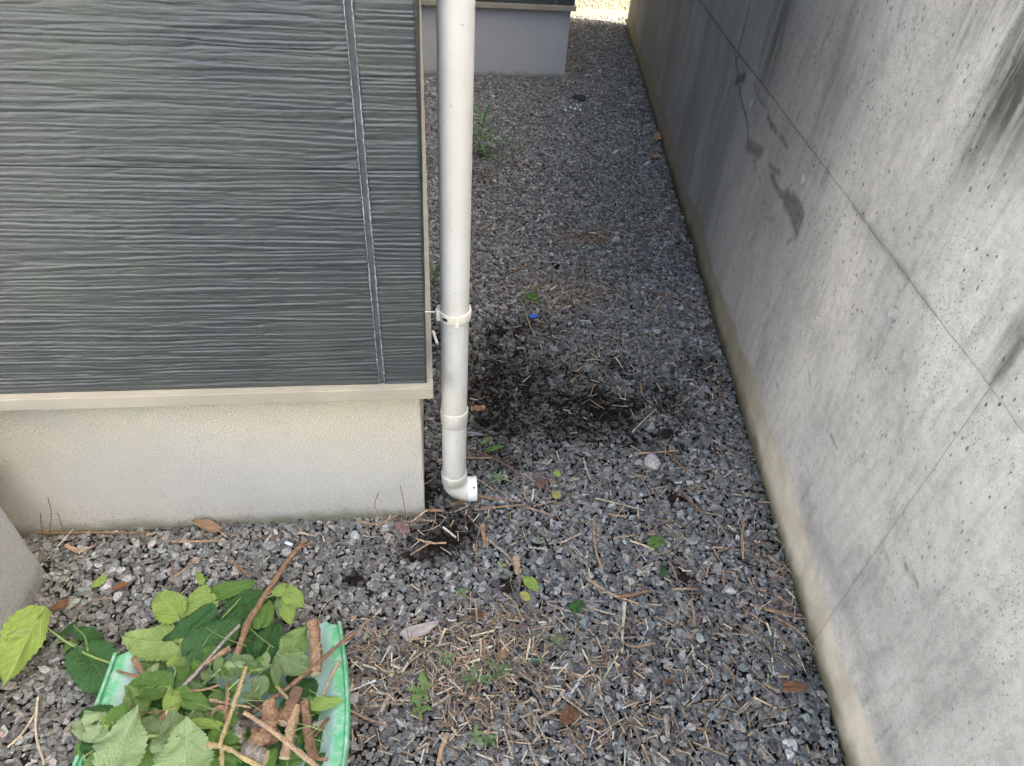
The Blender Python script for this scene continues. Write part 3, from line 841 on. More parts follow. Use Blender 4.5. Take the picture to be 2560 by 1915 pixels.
def wall_x(y): return WO[0] + y * math.tan(WA)
def open_ground(x, y, m=0.004):
    ok = x < wall_x(y) - m
    ok &= ~((x < m) & (y > -m) & (y < 3.67))
    ok &= ~((x < WX + m) & (y > 3.66 - m))
    ok &= ~((x < -0.838 + m) & (y < -0.100 + m) & (y > -0.95))
    ok &= (y < 5.60)
    return ok
def make_gravel():
    sp = 0.0087
    X, Y = np.meshgrid(np.arange(-1.45, 2.0, sp), np.arange(-1.55, 5.62, sp))
    x = X.ravel() + RNG.uniform(-0.5, 0.5, X.size) * sp * 1.1
    y = Y.ravel() + RNG.uniform(-0.5, 0.5, X.size) * sp * 1.1
    lay = np.zeros(x.size)
    n2 = int(x.size * 0.42)
    x = np.concatenate([x, RNG.uniform(-1.45, 2.0, n2)]); y = np.concatenate([y, RNG.uniform(-1.55, 5.62, n2)]); lay = np.concatenate([lay, np.ones(n2)])
    ok = open_ground(x, y)
    # beyond the frame behind the camera and left: keep a margin only
    ok &= ~((y < -1.1) & (x < -1.2))
    x, y, lay = x[ok], y[ok], lay[ok]
    s = soilness(x, y)
    keep = RNG.uniform(0, 1, x.size) > np.clip(s * 0.62 - 0.42, 0, 0.90)
    x, y, lay, s = x[keep], y[keep], lay[keep], s[keep]
    n = x.size
    r = np.clip(0.0048 * np.exp(RNG.normal(0, 0.36, n)), 0.0022, 0.0125)
    r = np.where(y > 2.2, r * 1.12, r)
    z = ground_z(x, y) + lay * 0.0052 + RNG.uniform(-0.003, 0.0055, n) - np.clip(s, 0, 1.2) * 0.003
    rot = np.stack([RNG.normal(0, 0.45, n), RNG.normal(0, 0.45, n), RNG.uniform(0, 6.283, n)], 1)
    scl = np.stack([r, r * RNG.uniform(0.8, 1.1, n), r * RNG.uniform(0.8, 1.25, n)], 1)
    val = np.clip(0.232 * np.exp(RNG.normal(0, 0.38, n)), 0.06, 0.55)
    hue = RNG.uniform(0, 1, n)
    col = np.stack([val * 1.0, val, val * 0.955], 1)
    def put(sel, c): col[sel] = val[sel, None] * np.array(c)
    put(hue < 0.10, (1.10, 1.0, 0.86)); put((hue >= 0.16) & (hue < 0.18), (1.12, 0.97, 0.88)); put((hue >= 0.22) & (hue < 0.30), (0.92, 1.03, 0.98))
    put((hue >= 0.30) & (hue < 0.50), (1.04, 1.0, 0.95))
    lt = hue > 0.982
    col[lt] = np.clip(val[lt, None] * 2.3, 0.2, 0.58) * np.array((1.0, 0.98, 0.93))
    # earth-coated stones
    w = np.clip(s * 0.62, 0, 0.80)[:, None]
    col = col * (1 - w) + w * np.array((0.034, 0.028, 0.023))
    return np.stack([x, y, z], 1), rot, scl, RNG.integers(0, len(stones), n), col
gp = make_gravel()
instancer('gravel', *gp, stones, 'dark grey crushed stone gravel covering the passage floor', 'gravel')

# dark earth crumbs over the gravel
crumbs = []
for k in range(5):
    me = rock_mesh('earth_crumb', 1500 + k, 1, 18, 0.8, 0.12, 1.1); me.materials.append(M['crumb'])
    crumbs.append(bpy.data.objects.new('earth_crumb', me))
def make_crumbs():
    P = []
    for c, sx, sy, k in soil_spots:
        m = int(17000 * sx * sy * 3.14 * k) + 40
        P.append(np.stack([RNG.normal(c[0], sx * 0.72, m), RNG.normal(c[1], sy * 0.72, m)], 1))
    P = np.concatenate(P)
    P = P[open_ground(P[:, 0], P[:, 1])]
    n = len(P)
    r = np.clip(0.0022 * np.exp(RNG.normal(0, 0.5, n)), 0.0009, 0.009)
    z = ground_z(P[:, 0], P[:, 1]) + RNG.uniform(0.001, 0.006, n)
    rot = RNG.uniform(0, 6.28, (n, 3)); v = RNG.uniform(0.6, 1.5, n)[:, None]
    return np.concatenate([P, z[:, None]], 1), rot, np.stack([r, r, r], 1), RNG.integers(0, 5, n), v * np.array((0.027, 0.021, 0.017))
instancer('loose_earth', *make_crumbs(), crumbs, 'loose dark earth crumbs strewn over the gravel beside the downpipe', 'earth')

# chopped dry stems
straws = []
for k in range(10):
    rg = random.Random(2000 + k)
    bend = rg.uniform(-0.025, 0.025) if k < 7 else rg.choice((-1, 1)) * rg.uniform(0.15, 0.3)
    nseg = 4 if k < 7 else 8
    pts = [(-0.5 + i / nseg, bend * (1 - (2 * i / nseg - 1) ** 2) * 0.5 + rg.uniform(-.012, .012) * (0.25 if k < 7 else 1), rg.uniform(-.008, .008) * (0.25 if k < 7 else 1)) for i in range(nseg + 1)]
    # y/z are later scaled like x for the path, so the radius is stored in its own proportion
    me = tube_mesh('dry_stem', pts, [0.016 * rg.uniform(0.8, 1.2) for _ in pts] if k < 7 else [0.006] * len(pts), 5, 0.15, mats=[M['straw']], seed=k)
    straws.append(bpy.data.objects.new('dry_stem', me))
straw_spots = [(1030, 1400, 110, 42, 320, 0), (950, 1480, 80, 50, 310, 0), (1130, 1420, 140, 70, 250, 0), (1500, 1400, 150, 120, 150, 0), (1350, 600, 110, 110, 120, 2), (1130, 560, 60, 90, 90, 2), (1260, 1470, 140, 90, 220, 0), (1090, 1340, 80, 30, 120, 0),
               (1230, 640, 60, 27, 460, 1), (1270, 515, 50, 12, 230, 3), (1290, 760, 80, 50, 190, 0), (1400, 900, 120, 120, 110, 0), (1350, 1570, 240, 80, 220, 0), (1080, 1580, 200, 50, 240, 0),
               (815, 1430, 35, 60, 150, 1), (1690, 1270, 14, 110, 120, 2), (1640, 1000, 25, 140, 80, 2), (1540, 700, 14, 120, 60, 2), (1180, 1160, 190, 60, 150, 0), (1500, 1180, 130, 130, 190, 0),
               (1140, 1040, 90, 45, 80, 0), (500, 1168, 240, 5, 70, 2), (850, 1128, 60, 10, 60, 2), (1236, 110, 14, 40, 380, 3), (1245, 165, 30, 25, 120, 3), (1340, 60, 40, 16, 60, 2), (1150, 212, 80, 14, 130, 1),
               (1250, 340, 110, 60, 150, 2), (1420, 430, 35, 60, 60, 2), (1050, 400, 28, 30, 70, 3), (300, 1290, 180, 70, 40, 2), (1400, 250, 60, 80, 60, 2), (1260, 220, 50, 80, 70, 2), (1130, 700, 60, 90, 70, 2),
               (1600, 1450, 90, 130, 110, 2), (1620, 1250, 60, 90, 60, 2), (1300, 1000, 160, 120, 90, 2)]
def make_straw():
    pos, rot, scl, idx, col = [], [], [], [], []
    for cx, cy, sx, sy, m, kind in straw_spots:
        for _ in range(m):
            p = Gd(RNG.normal(cx, sx), RNG.normal(cy, sy))
            if not bool(open_ground(np.array([p[0]]), np.array([p[1]]), 0.008)[0]): continue
            thin = kind == 2 and RNG.uniform() < 0.45 or RNG.uniform() < 0.10
            L = min(0.065, 0.022 * math.exp(RNG.normal(0, 0.5))) if not thin else min(0.12, 0.05 * math.exp(RNG.normal(0, 0.45)))
            th = 1.0 if thin else min(7.0, max(0.6, 0.00115 / (0.016 * L) * math.exp(RNG.normal(0, 0.42))))
            lift = 0.010 + abs(RNG.normal(0, 0.006)) + (0.006 if m > 250 else 0)
            pos.append((p[0], p[1], float(ground_z(p[0], p[1])) + lift))
            rot.append((RNG.uniform(0, 6.28), RNG.normal(0, 0.16), RNG.uniform(0, 6.28)))
            scl.append((L, L * (th if not thin else 1.0), L * (th if not thin else 1.0)))
            idx.append(RNG.integers(7, 10) if thin else RNG.integers(0, 7))
            v = math.exp(RNG.normal(0, 0.33))
            base = [(0.43, 0.33, 0.225), (0.39, 0.285, 0.195), (0.27, 0.20, 0.14), (0.58, 0.49, 0.365), (0.22, 0.135, 0.09)][RNG.choice(5, p=[.32, .26, .16, .20, .06] if kind != 3 else [.15, .25, .15, .05, .40])]
            col.append([min(0.75, b * v) for b in base])
    return np.array(pos), np.array(rot), np.array(scl), np.array(idx), np.array(col)
instancer('dry_stem_litter', *make_straw(), straws, 'chopped dry plant stems littering the gravel in loose heaps', 'plant litter')

# ------------------------------------------------------------------ twigs, sticks and bark on the gravel
M['tan'] = mat_bark('tan_twig', (0.36, 0.24, 0.145), (0.50, 0.36, 0.23), (0.16, 0.095, 0.06))
M['orange'] = mat_bark('orange_brown_bark', (0.24, 0.138, 0.08), (0.40, 0.26, 0.155), (0.10, 0.06, 0.038))
M['brown'] = mat_bark('brown_bark', (0.17, 0.095, 0.055), (0.30, 0.18, 0.11), (0.07, 0.045, 0.03))
M['dark'] = mat_bark('dark_dead_wood', (0.045, 0.035, 0.03), (0.11, 0.085, 0.07), (0.02, 0.017, 0.015), 0.85)
M['greywood'] = mat_bark('grey_weathered_wood', (0.22, 0.19, 0.16), (0.40, 0.36, 0.31), (0.10, 0.08, 0.07), 0.85)
M['pale'] = mat_bark('pale_peeled_stem', (0.50, 0.41, 0.28), (0.66, 0.58, 0.43), (0.30, 0.22, 0.14))
M['cut'] = mat_bark('cut_wood', (0.55, 0.42, 0.26), (0.68, 0.55, 0.37), (0.40, 0.28, 0.16), 0.8, 0.3)
M['yellowstem'] = mat_bark('yellow_brown_stem', (0.36, 0.27, 0.12), (0.52, 0.41, 0.21), (0.20, 0.13, 0.06))
M['greenstem'] = mat_flat('green_stem', (0.22, 0.30, 0.10), 0.5, 0.12, 40)
_tw = [0]
def lay(p, lift):
    return np.array([p[0], p[1], float(ground_z(p[0], p[1])) + lift])
def twig(pts, dia, mat, label, knots=0.16, branch=None, lift=0.010, cat='twig', taper=0.75, group=None, flat=None):
    """a stick lying on the gravel; pts = ground readings, dia in metres"""
    _tw[0] += 1
    rg = random.Random(4000 + _tw[0])
    r = dia / 2 * 0.85
    P = [lay(p, lift + r) for p in pts]
    if len(P) == 2:
        mid = (P[0] + P[1]) / 2 + np.array([rg.uniform(-1, 1), rg.uniform(-1, 1), 0]) * 0.03 * np.linalg.norm(P[1] - P[0])
        P = [P[0], mid, P[1]]
    path = smooth_path(P, 5, r * 0.18, rg)
    n = len(path)
    R = [r * (1 - (1 - taper) * i / (n - 1)) * (1 + rg.uniform(-knots, knots)) for i in range(n)]
    me = tube_mesh('twig', path, R, 8, 0.10, mats=[M[mat], M['cut']], seed=_tw[0])
    if branch is None:
        o = link('twig', me); tag(o, label, cat, group)
        return o
    root = empty('twig', tuple(P[0]), label, cat, group)
    link('stem', me, None, root)
    for b in branch:
        Q = [lay(p, lift + r * 0.8) for p in b]
        path = smooth_path(Q, 5, r * 0.15, rg)
        link('side_twig', tube_mesh('side_twig', path, [r * 0.7 * (1 - 0.4 * i / (len(path) - 1)) for i in range(len(path))], 7, 0.1, mats=[M[mat], M['cut']], seed=_tw[0]), None, root)
    return root
T = twig
T([z7(1405, 1278, 0), z7(1635, 1260, 0)], 0.007, 'tan', 'straight pale twig lying just behind the pinkish rock')
T([z7(1520, 1210, 0), z7(1600, 1300, 0), z7(1690, 1390, 0)], 0.006, 'brown', 'bent brown twig passing to the right of the pinkish rock')
T([z7(440, 1250, 0), z7(600, 1330, 0), z7(720, 1410, 0)], 0.006, 'brown', 'brown twig slanting away from the lower pipe towards the lava rock')
T([z7(390, 1297, 0), z7(550, 1300, 0)], 0.0055, 'tan', 'short level twig touching the downpipe just above its elbow')
T([z7(460, 1525, 0), z7(580, 1545, 0), z7(700, 1560, 0)], 0.0075, 'orange', 'reddish twig starting right under the white spout')
T([z7(440, 1605, 0), z7(600, 1590, 0), z7(745, 1578, 0)], 0.0065, 'orange', 'second reddish twig below the spout, nearly level')
T([z7(1645, 1490, 0), z7(1770, 1620, 0)], 0.008, 'brown', 'straight brown twig slanting down beside the dark earth clod')
T([z7(1370, 1148, 0), z7(1510, 1010, 0)], 0.0045, 'pale', 'thin pale straw slanting up behind the pinkish rock')
T([z7(1150, 1545, 0), z7(1300, 1580, 0), z7(1435, 1615, 0)], 0.0055, 'pale', 'long pale stem lying in front of the small yellow leaf')
T([z7(300, 1582, 0), z7(390, 1555, 0), z7(475, 1545, 0)], 0.014, 'brown', 'thick peeling brown stick tucked under the pipe elbow')
T([z7(60, 1612, 0), z7(160, 1612, 0), z7(262, 1616, 0)], 0.011, 'orange', 'orange stick lying against the foundation corner')
T([z7(750, 1595, 0), z7(890, 1645, 0)], 0.006, 'tan', 'tan twig slanting just below the lava rock')
T([z7(1412, 860, 0), z7(1428, 925, 0)], 0.009, 'orange', 'stubby brown twig standing out on the middle of the passage')
T([z7(1885, 845, 0), z7(1880, 920, 0), z7(1895, 990, 0)], 0.008, 'brown', 'curved brown twig close to the concrete wall')
T([z7(600, 240, 0), z7(680, 190, 0), z7(800, 150, 0)], 0.008, 'brown', 'curved brown twig above the straw heap behind the pipe')
T([z7(790, 330, 0), z7(850, 265, 0), z7(915, 200, 0)], 0.006, 'brown', 'thin twig leaning across the far straw heap')
T([z7(1425, 292, 0), z7(1600, 340, 0), z7(1830, 422, 0)], 0.005, 'orange', 'long thin orange twig reaching towards the concrete wall')
T([z7(1470, 470, 0), z7(1590, 310, 0)], 0.006, 'tan', 'tan twig crossing under the long orange twig')
T([z7(715, 360, 0), z7(750, 470, 0), z7(795, 590, 0)], 0.0055, 'yellowstem', 'greenish dry stem beside the blue plastic scrap')
T([z7(425, 1014, 0), z7(500, 1014, 0)], 0.020, 'orange', 'short fat terracotta coloured cut stem to the right of the pipe coupling', taper=0.95, cat='stick')
T([z8(1217, 20, 0), z8(1225, 150, 0), z8(1255, 240, 0)], 0.0085, 'tan', 'upright bent twig in the middle of the near gravel')
T([z8(720, 115, 0), z8(780, 160, 0), z8(830, 210, 0)], 0.010, 'greywood', 'grey twig whose end meets the cut bark chunk')
T([z8(845, 195, 0), z8(855, 265, 0)], 0.021, 'tan', 'fat pale cut chunk of branch above the spotted green leaf', taper=0.95, cat='stick')
T([z8(685, 40, 0), z8(697, 140, 0)], 0.016, 'orange', 'orange bark strip standing below the white spout', cat='stick')
T([z8(370, 100, 0), z8(430, 120, 0), z8(510, 120, 0)], 0.007, 'tan', 'forked twig lying on the bare dark earth', branch=[[z8(430, 120, 0), z8(340, 176, 0)]])
T([z8(1180, 290, 0), z8(1300, 365, 0), z8(1435, 410, 0)], 0.007, 'tan', 'long curved tan twig in the near gravel')
T([z8(1340, 380, 0), z8(1420, 368, 0), z8(1495, 350, 0)], 0.011, 'orange', 'thick short brown stick beside the long curved tan twig', cat='stick')
T([z8(985, 402, 0), z8(1130, 402, 0), z8(1280, 400, 0)], 0.007, 'greywood', 'straight grey twig lying level above the dark ivy leaf')
T([z8(1367, 405, 0), z8(1360, 520, 0), z8(1353, 640, 0)], 0.009, 'pale', 'pale topped upright stick in the near gravel', cat='stick')
T([z8(1395, 620, 0), z8(1390, 830, 0)], 0.007, 'dark', 'dark grey upright stick below the pale topped one', cat='stick')
T([z8(1690, 420, 0), z8(1702, 515, 0)], 0.009, 'tan', 'short tan stub near the right side of the near gravel')
T([z8(2030, 440, 0), z8(2120, 460, 0), z8(2210, 475, 0)], 0.009, 'orange', 'orange stick whose tip touches the concrete wall')
T([z8(1565, 945, 0), z8(1575, 1060, 0)], 0.017, 'greywood', 'flat grey weathered wood chip near the bottom', cat='wood chip', taper=0.6)
T([z8(1300, 540, 0), z8(1400, 608, 0), z8(1520, 590, 0)], 0.006, 'tan', 'elbowed tan twig crossing the pale topped stick')
T([z8(440, 575, 0), z8(540, 525, 0), z8(640, 480, 0)], 0.0065, 'pale', 'long pale stem pointing out of the straw beside the grey shard')
T([z8(515, 1040, 0), z8(470, 1190, 0)], 0.013, 'tan', 'thick tan stick at the bottom edge right of the green scoop', cat='stick')
T([z8(820, 1020, 0), z8(900, 1072, 0), z8(945, 1190, 0)], 0.010, 'greywood', 'bent grey stick running off the bottom edge', cat='stick')
T([z8(860, 710, 0), z8(830, 880, 0), z8(815, 1020, 0)], 0.004, 'orange', 'thin orange stem running down past the straw heap')
T([z8(1600, 340, 0), z8(1712, 343, 0)], 0.007, 'tan', 'short level tan twig beside a dark clod')
T([z8(145, 830, 0), z8(260, 850, 0)], 0.008, 'pale', 'pale stub lying left of the feathery weed')
T([z8(40, 920, 0), z8(140, 965, 0), z8(250, 1000, 0)], 0.006, 'tan', 'tan twig slanting away from the green scoop rim')
T([z8(995, 415, 0), z8(1080, 440, 0), z8(1170, 470, 0)], 0.009, 'greywood', 'grey stub just below the straight grey twig')
T([z8(1310, 105, 0), z8(1410, 90, 0)], 0.007, 'tan', 'short tan twig left of the crumpled green leaf')
T([z8(1390, 115, 0), z8(1505, 157, 0)], 0.006, 'pale', 'pale twig pointing at the crumpled green leaf')
T([z8(1937, 30, 0), z8(1925, 110, 0), z8(1932, 200, 0)], 0.008, 'tan', 'peeling twig standing near the concrete wall')
T([z8(1755, 285, 0), z8(1785, 185, 0), z8(1880, 140, 0)], 0.006, 'tan', 'bent tan twig short of the concrete wall')
T([z6(875, 1110, 0), z6(940, 1060, 0), z6(1010, 1010, 0)], 0.006, 'tan', 'tan twig of the V shape in front of the foundation')
T([z6(868, 1020, 0), z6(877, 1112, 0)], 0.005, 'brown', 'upright brown twig of the V shape in front of the foundation')
T([z6(1145, 1022, 0), z6(1200, 1050, 0), z6(1260, 1105, 0)], 0.0065, 'orange', 'knotty forked orange twig behind the green leaves', branch=[[z6(1190, 1042, 0), z6(1218, 1092, 0)]])
T([z6(870, 930, 0), z6(1000, 930, 0), z6(1145, 925, 0)], 0.006, 'tan', 'level twig under the curled dead leaf by the foundation')
T([z6(340, 945, 0), z6(410, 985, 0)], 0.011, 'tan', 'knobbly short twig near the grey block', branch=[[z6(405, 980, 0), z6(480, 950, 0)]])
T([z6(200, 882, 0), z6(500, 884, 0), z6(780, 890, 0)], 0.006, 'orange', 'long stem lying along the foot of the foundation', lift=0.012)
T([z6(1505, 880, 0), z6(1590, 898, 0)], 0.007, 'pale', 'short pale twig where the long branch tip rests')
T([z6(1800, 822, 0), z6(1900, 835, 0), z6(2010, 785, 0)], 0.007, 'tan', 'bent tan twig by the reddish rock at the foundation corner')
T([z5(245, 860, 0), z5(235, 1080, 0), z5(285, 1270, 0)], 0.006, 'pale', 'long pale curved stem on the gravel left of the scoop')
T([z5(60, 1165, 0), z5(150, 1080, 0), z5(225, 965, 0)], 0.005, 'pale', 'shorter pale stem left of the long curved one')
T([z2(640, 1548, 0), z2(500, 1640, 0)], 0.006, 'brown', 'brown twig just right of the downpipe halfway up')
T([z2(1610, 1555, 0), z2(1760, 1590, 0), z2(1990, 1555, 0)], 0.007, 'orange', 'long orange twig bowing towards the concrete wall far off')
T([z2(800, 1135, 0), z2(900, 1165, 0)], 0.010, 'brown', 'stubby brown stick by the far tall weed')

# ------------------------------------------------------------------ rocks, clods and scraps
def rock(loc, r, col, label, seed, name='rock', cat='rock', rough=0.05, flat=0.8, pits=0.5, sink=0.35):
    me = rock_mesh(name, seed, 3, 16, flat, 0.0, 1.12)
    rg = np.random.default_rng(seed)
    co = np.array([v.co[:] for v in me.vertices])
    n = co / np.linalg.norm(co, axis=1)[:, None]
    d = 1 + rough * (fbm(n[:, 0] * 4 + n[:, 2] * 3, n[:, 1] * 4 - n[:, 2] * 2, seed, 3) - 0.5) * 3
    co = co * d[:, None] * r
    me.vertices.foreach_set('co', co.ravel()); me.update()
    me.polygons.foreach_set('use_smooth', [True] * len(me.polygons))
    m = NT(name + '_surface')
    v = m.coords('Object')
    nn = m.noise(v, 120, 5, 0.7); pt = m.voro(v, 330)
    c = m.mix(m.rng(nn, 0.3, 0.7), tuple(k * 0.6 for k in col), tuple(min(.8, k * 1.2) for k in col))
    c = m.mix(m.rng(pt, 0.22, 0.05, 0, pits), c, tuple(k * 0.25 for k in col))
    mt = m.fin(c, 0.9, m.bump(m.math('ADD', nn, pt), 0.8, 0.004), 0.15)
    o = link(name, me, mt)
    o.location = lay(loc, r * flat * (1 - sink)); o.rotation_euler = (rg.uniform(-.2, .2), rg.uniform(-.2, .2), rg.uniform(0, 6))
    return tag(o, label, cat)
rock(Gd(1412, 1003), 0.022, (0.50, 0.455, 0.44), 'pinkish grey rounded rock on the gravel past the downpipe', 31, rough=0.12)
rock(Gd(1168, 1050), 0.0165, (0.20, 0.12, 0.11), 'porous reddish lava rock right of the pipe elbow', 32, rough=0.14, pits=0.9)
rock(Gd(871, 1145), 0.0165, (0.26, 0.17, 0.16), 'reddish porous rock at the foundation corner', 33, rough=0.16, pits=0.9)
rock(Gd(1007, 1108), 0.016, (0.12, 0.11, 0.105), 'round grey stone below the white spout', 34, rough=0.05)
rock(Gd(1690, 1435), 0.030, (0.15, 0.155, 0.165), 'large flat grey stone half buried near the concrete wall', 35, flat=0.45, sink=0.6)
rock(Gd(1330, 522), 0.022, (0.45, 0.42, 0.41), 'pale stone behind the far straw heap', 36)
rock(Gd(1710, 1608), 0.014, (0.62, 0.61, 0.60), 'white angular stone near the bottom of the concrete wall', 37, rough=0.02, pits=0.1)
rock(Gd(1704, 1630), 0.011, (0.66, 0.65, 0.64), 'smaller white stone just below the white angular one', 38, rough=0.02, pits=0.1)
rock(Gd(350, 1492 - 0), 0.013, (0.36, 0.36, 0.34), 'light grey stone left of the leaves', 39)
rock(Gd(1250, 216), 0.045, (0.05, 0.055, 0.055), 'dark flat slab of stone far down the passage', 40, flat=0.35)
clod = [((1082, 722), 0.020), ((1115, 718), 0.017), ((1062, 722), 0.013), ((1440, 940), 0.020), ((1455, 1080), 0.017), ((1290, 852), 0.012), ((1098, 1270), 0.013), ((1360, 870), 0.010), ((1480, 1252), 0.013), ((1200, 575), 0.018)]
clab = ['dark earth clod right of the pipe clip', 'dark earth clod between the pipe and the blue scrap', 'small dark clod nearest the pipe below its clip', 'crumbly black clod behind the pinkish rock',
        'brown earth clod ahead of the pinkish rock', 'dark clod in the middle of the passage', 'round dark clod beside the small yellow leaf', 'small clod beyond the pinkish rock', 'dark lump beside the short level tan twig', 'dark clod above the far straw heap']
for i, (((px, py), r), lb) in enumerate(zip(clod, clab)):
    rock(Gd(px, py), r, (0.030, 0.022, 0.018), lb, 60 + i, 'earth_clod', 'clod', 0.25, 0.7, 0.3)

def plate(name, pts, thick, mat, label, cat, lift=0.016, tilt=0.0, bend=0.0):
    P = [lay(p, lift) for p in pts]
    c = sum(P) / len(P)
    bm = bmesh.new()
    vs = [bm.verts.new(Vector(p - c) + Vector((0, 0, tilt * (p[0] - c[0]) + bend * ((p[0] - c[0]) ** 2 + (p[1] - c[1]) ** 2)))) for p in P]
    f = bm.faces.new(vs)
    bm.normal_update()
    if f.normal.z < 0: f.normal_flip()
    r = bmesh.ops.extrude_face_region(bm, geom=[f])
    for v in [g for g in r['geom'] if isinstance(g, bmesh.types.BMVert)]: v.co.z += thick
    bmesh.ops.recalc_face_normals(bm, faces=bm.faces)
    bmesh.ops.bevel(bm, geom=bm.edges[:], offset=thick * 0.2, segments=1, affect='EDGES')
    me = bpy.data.meshes.new(name); bm.to_mesh(me); bm.free()
    o = link(name, me, mat); o.location = c
    return tag(o, label, cat)
plate('shard', [z8(288, 565, 0), z8(320, 535, 0), z8(400, 520, 0), z8(476, 505, 0), z8(470, 525, 0), z8(410, 570, 0), z8(330, 610, 0)], 0.004,
      mat_flat('grey_felt', (0.36, 0.32, 0.29), 0.9, 0.12, 80, 0.6), 'flat pointed grey shard lying on the straw heap', 'shard', 0.020, 0.03)
plate('plastic_scrap', [z7(755, 465, 0), z7(775, 455, 0), z7(815, 455, 0), z7(815, 468, 0), z7(790, 475, 0), z7(770, 478, 0)], 0.006, mat_flat('blue_plastic', (0.03, 0.10, 0.42), 0.35, 0.1, 60),
      'small bright blue plastic scrap behind the pipe', 'scrap', 0.012)
M['glass'] = mat_flat('pale_blue_glass', (0.30, 0.42, 0.46), 0.3, 0.1, 60, 0, 0.6)
for i, (x, y, w) in enumerate([(1175, 755, 22), (1205, 765, 26), (1220, 740, 18), (1240, 775, 18), (1125, 965, 20), (1140, 775, 24)]):
    plate('glass_shard', [z2(x - w * .6, y, 0), z2(x - w * .1, y - w * .5, 0), z2(x + w * .5, y + 4, 0), z2(x, y + w * .35, 0)], 0.003, M['glass'],
          ['pale blue shard at the left of the far shard cluster', 'widest pale blue shard in the far cluster', 'topmost pale blue shard in the far cluster', 'rightmost pale blue shard in the far cluster',
           'lone pale blue shard this side of the far cluster', 'bluish grey shard left of the far cluster'][i], 'shard', 0.012)
M['clear'] = mat_flat('milky_plastic', (0.55, 0.60, 0.66), 0.2, 0.05, 30)
twig([z6(1440, 930, 0), z6(1475, 947, 0)], 0.009, 'pale', 'short milky plastic tube end by the long branch tip', cat='tube', taper=1.0).data.materials[0] = M['clear']
M['hose'] = mat_flat('white_hose', (0.72, 0.71, 0.66), 0.45, 0.05, 40)
hp = [lay(z7(195 + i * 2.2, 560 + i * 6.0, 0), 0.016) for i in range(13)]
hs = link('drain_hose', tube_mesh('drain_hose', hp, [0.0058 if i % 2 else 0.0048 for i in range(13)], 14), M['hose']); tag(hs, 'white ribbed drain hose end behind the downpipe', 'hose')
gs = link('rubber_strip', tube_mesh('rubber_strip', [lay(z7(395, 1150, 0), .014), lay(z7(440, 1162, 0), .016), lay(z7(485, 1160, 0), .012)], [0.006, 0.007, 0.003], 8), mat_flat('grey_rubber', (0.16, 0.16, 0.18), 0.6, 0.1, 60))
tag(gs, 'grey rubbery strip right of the lower pipe', 'strip')
plate('pink_flake', [z5(-30, 1080, 0), z5(20, 1068, 0), z5(40, 1075, 0), z5(10, 1110, 0), z5(-40, 1140, 0)], 0.003, mat_flat('pink_paper', (0.56, 0.36, 0.34), 0.8, 0.1, 60), 'pink flake at the left edge of the gravel', 'flake', 0.012)
for i, (x, y) in enumerate([(1480, 1068), (1700, 1140)]):
    plate('paper_scrap', [z2(x - 22, y + 6, 0), z2(x - 12, y - 4, 0), z2(x + 6, y - 12, 0), z2(x + 24, y - 9, 0), z2(x + 12, y + 3, 0), z2(x - 4, y + 12, 0)], 0.003, mat_flat('white_paper', (0.45, 0.45, 0.46), 0.7, 0.1, 60),
          ['white scrap in the middle of the far passage', 'white scrap beside the orange leaf at the concrete wall'][i], 'scrap', 0.014, 0.2)

# ------------------------------------------------------------------ leaves
LEAF = {
    'dark': mat_leaf('dark_green_leaf', (0.035, 0.105, 0.028), (0.12, 0.20, 0.075), (0.10, 0.20, 0.06), 0.42, 0.12),
    'mid': mat_leaf('mid_green_leaf', (0.105, 0.215, 0.042), (0.18, 0.28, 0.09), (0.28, 0.40, 0.15), 0.45, 0.2),
    'lime': mat_leaf('yellow_green_leaf', (0.27, 0.39, 0.085), (0.30, 0.41, 0.13), (0.50, 0.60, 0.26), 0.5, 0.25),
    'pale': mat_leaf('pale_leaf_underside', (0.31, 0.42, 0.22), (0.29, 0.40, 0.20), (0.42, 0.52, 0.29), 0.6, 0.2),
    'sage': mat_leaf('wilted_green_leaf', (0.15, 0.23, 0.095), (0.19, 0.27, 0.13), (0.30, 0.38, 0.19), 0.6, 0.2),
    'dead': mat_leaf('dead_brown_leaf', (0.21, 0.105, 0.055), (0.26, 0.155, 0.09), (0.15, 0.075, 0.04), 0.7, 0.1),
    'deadpale': mat_leaf('dead_tan_leaf', (0.38, 0.25, 0.15), (0.42, 0.30, 0.19), (0.28, 0.17, 0.10), 0.7, 0.1),
    'yellow': mat_leaf('yellow_spotted_leaf', (0.42, 0.42, 0.12), (0.42, 0.42, 0.16), (0.50, 0.50, 0.22), 0.5, 0.2),
}
def leaf_outline(t, kind):
    if kind == 'oval':
        return np.sin(np.pi * np.clip(t, 0, 1) ** 0.85) ** 0.85 * 0.5
    # broad heart-shaped: fullest near the stalk, drawn to a point
    return 0.5 * (np.clip(t, 0, 1) ** 0.40) * (np.clip(1 - t, 0, 1) ** 0.95) * 2.02 + 0.03 * np.clip(1 - t, 0, 1) ** 2
_lm = {}
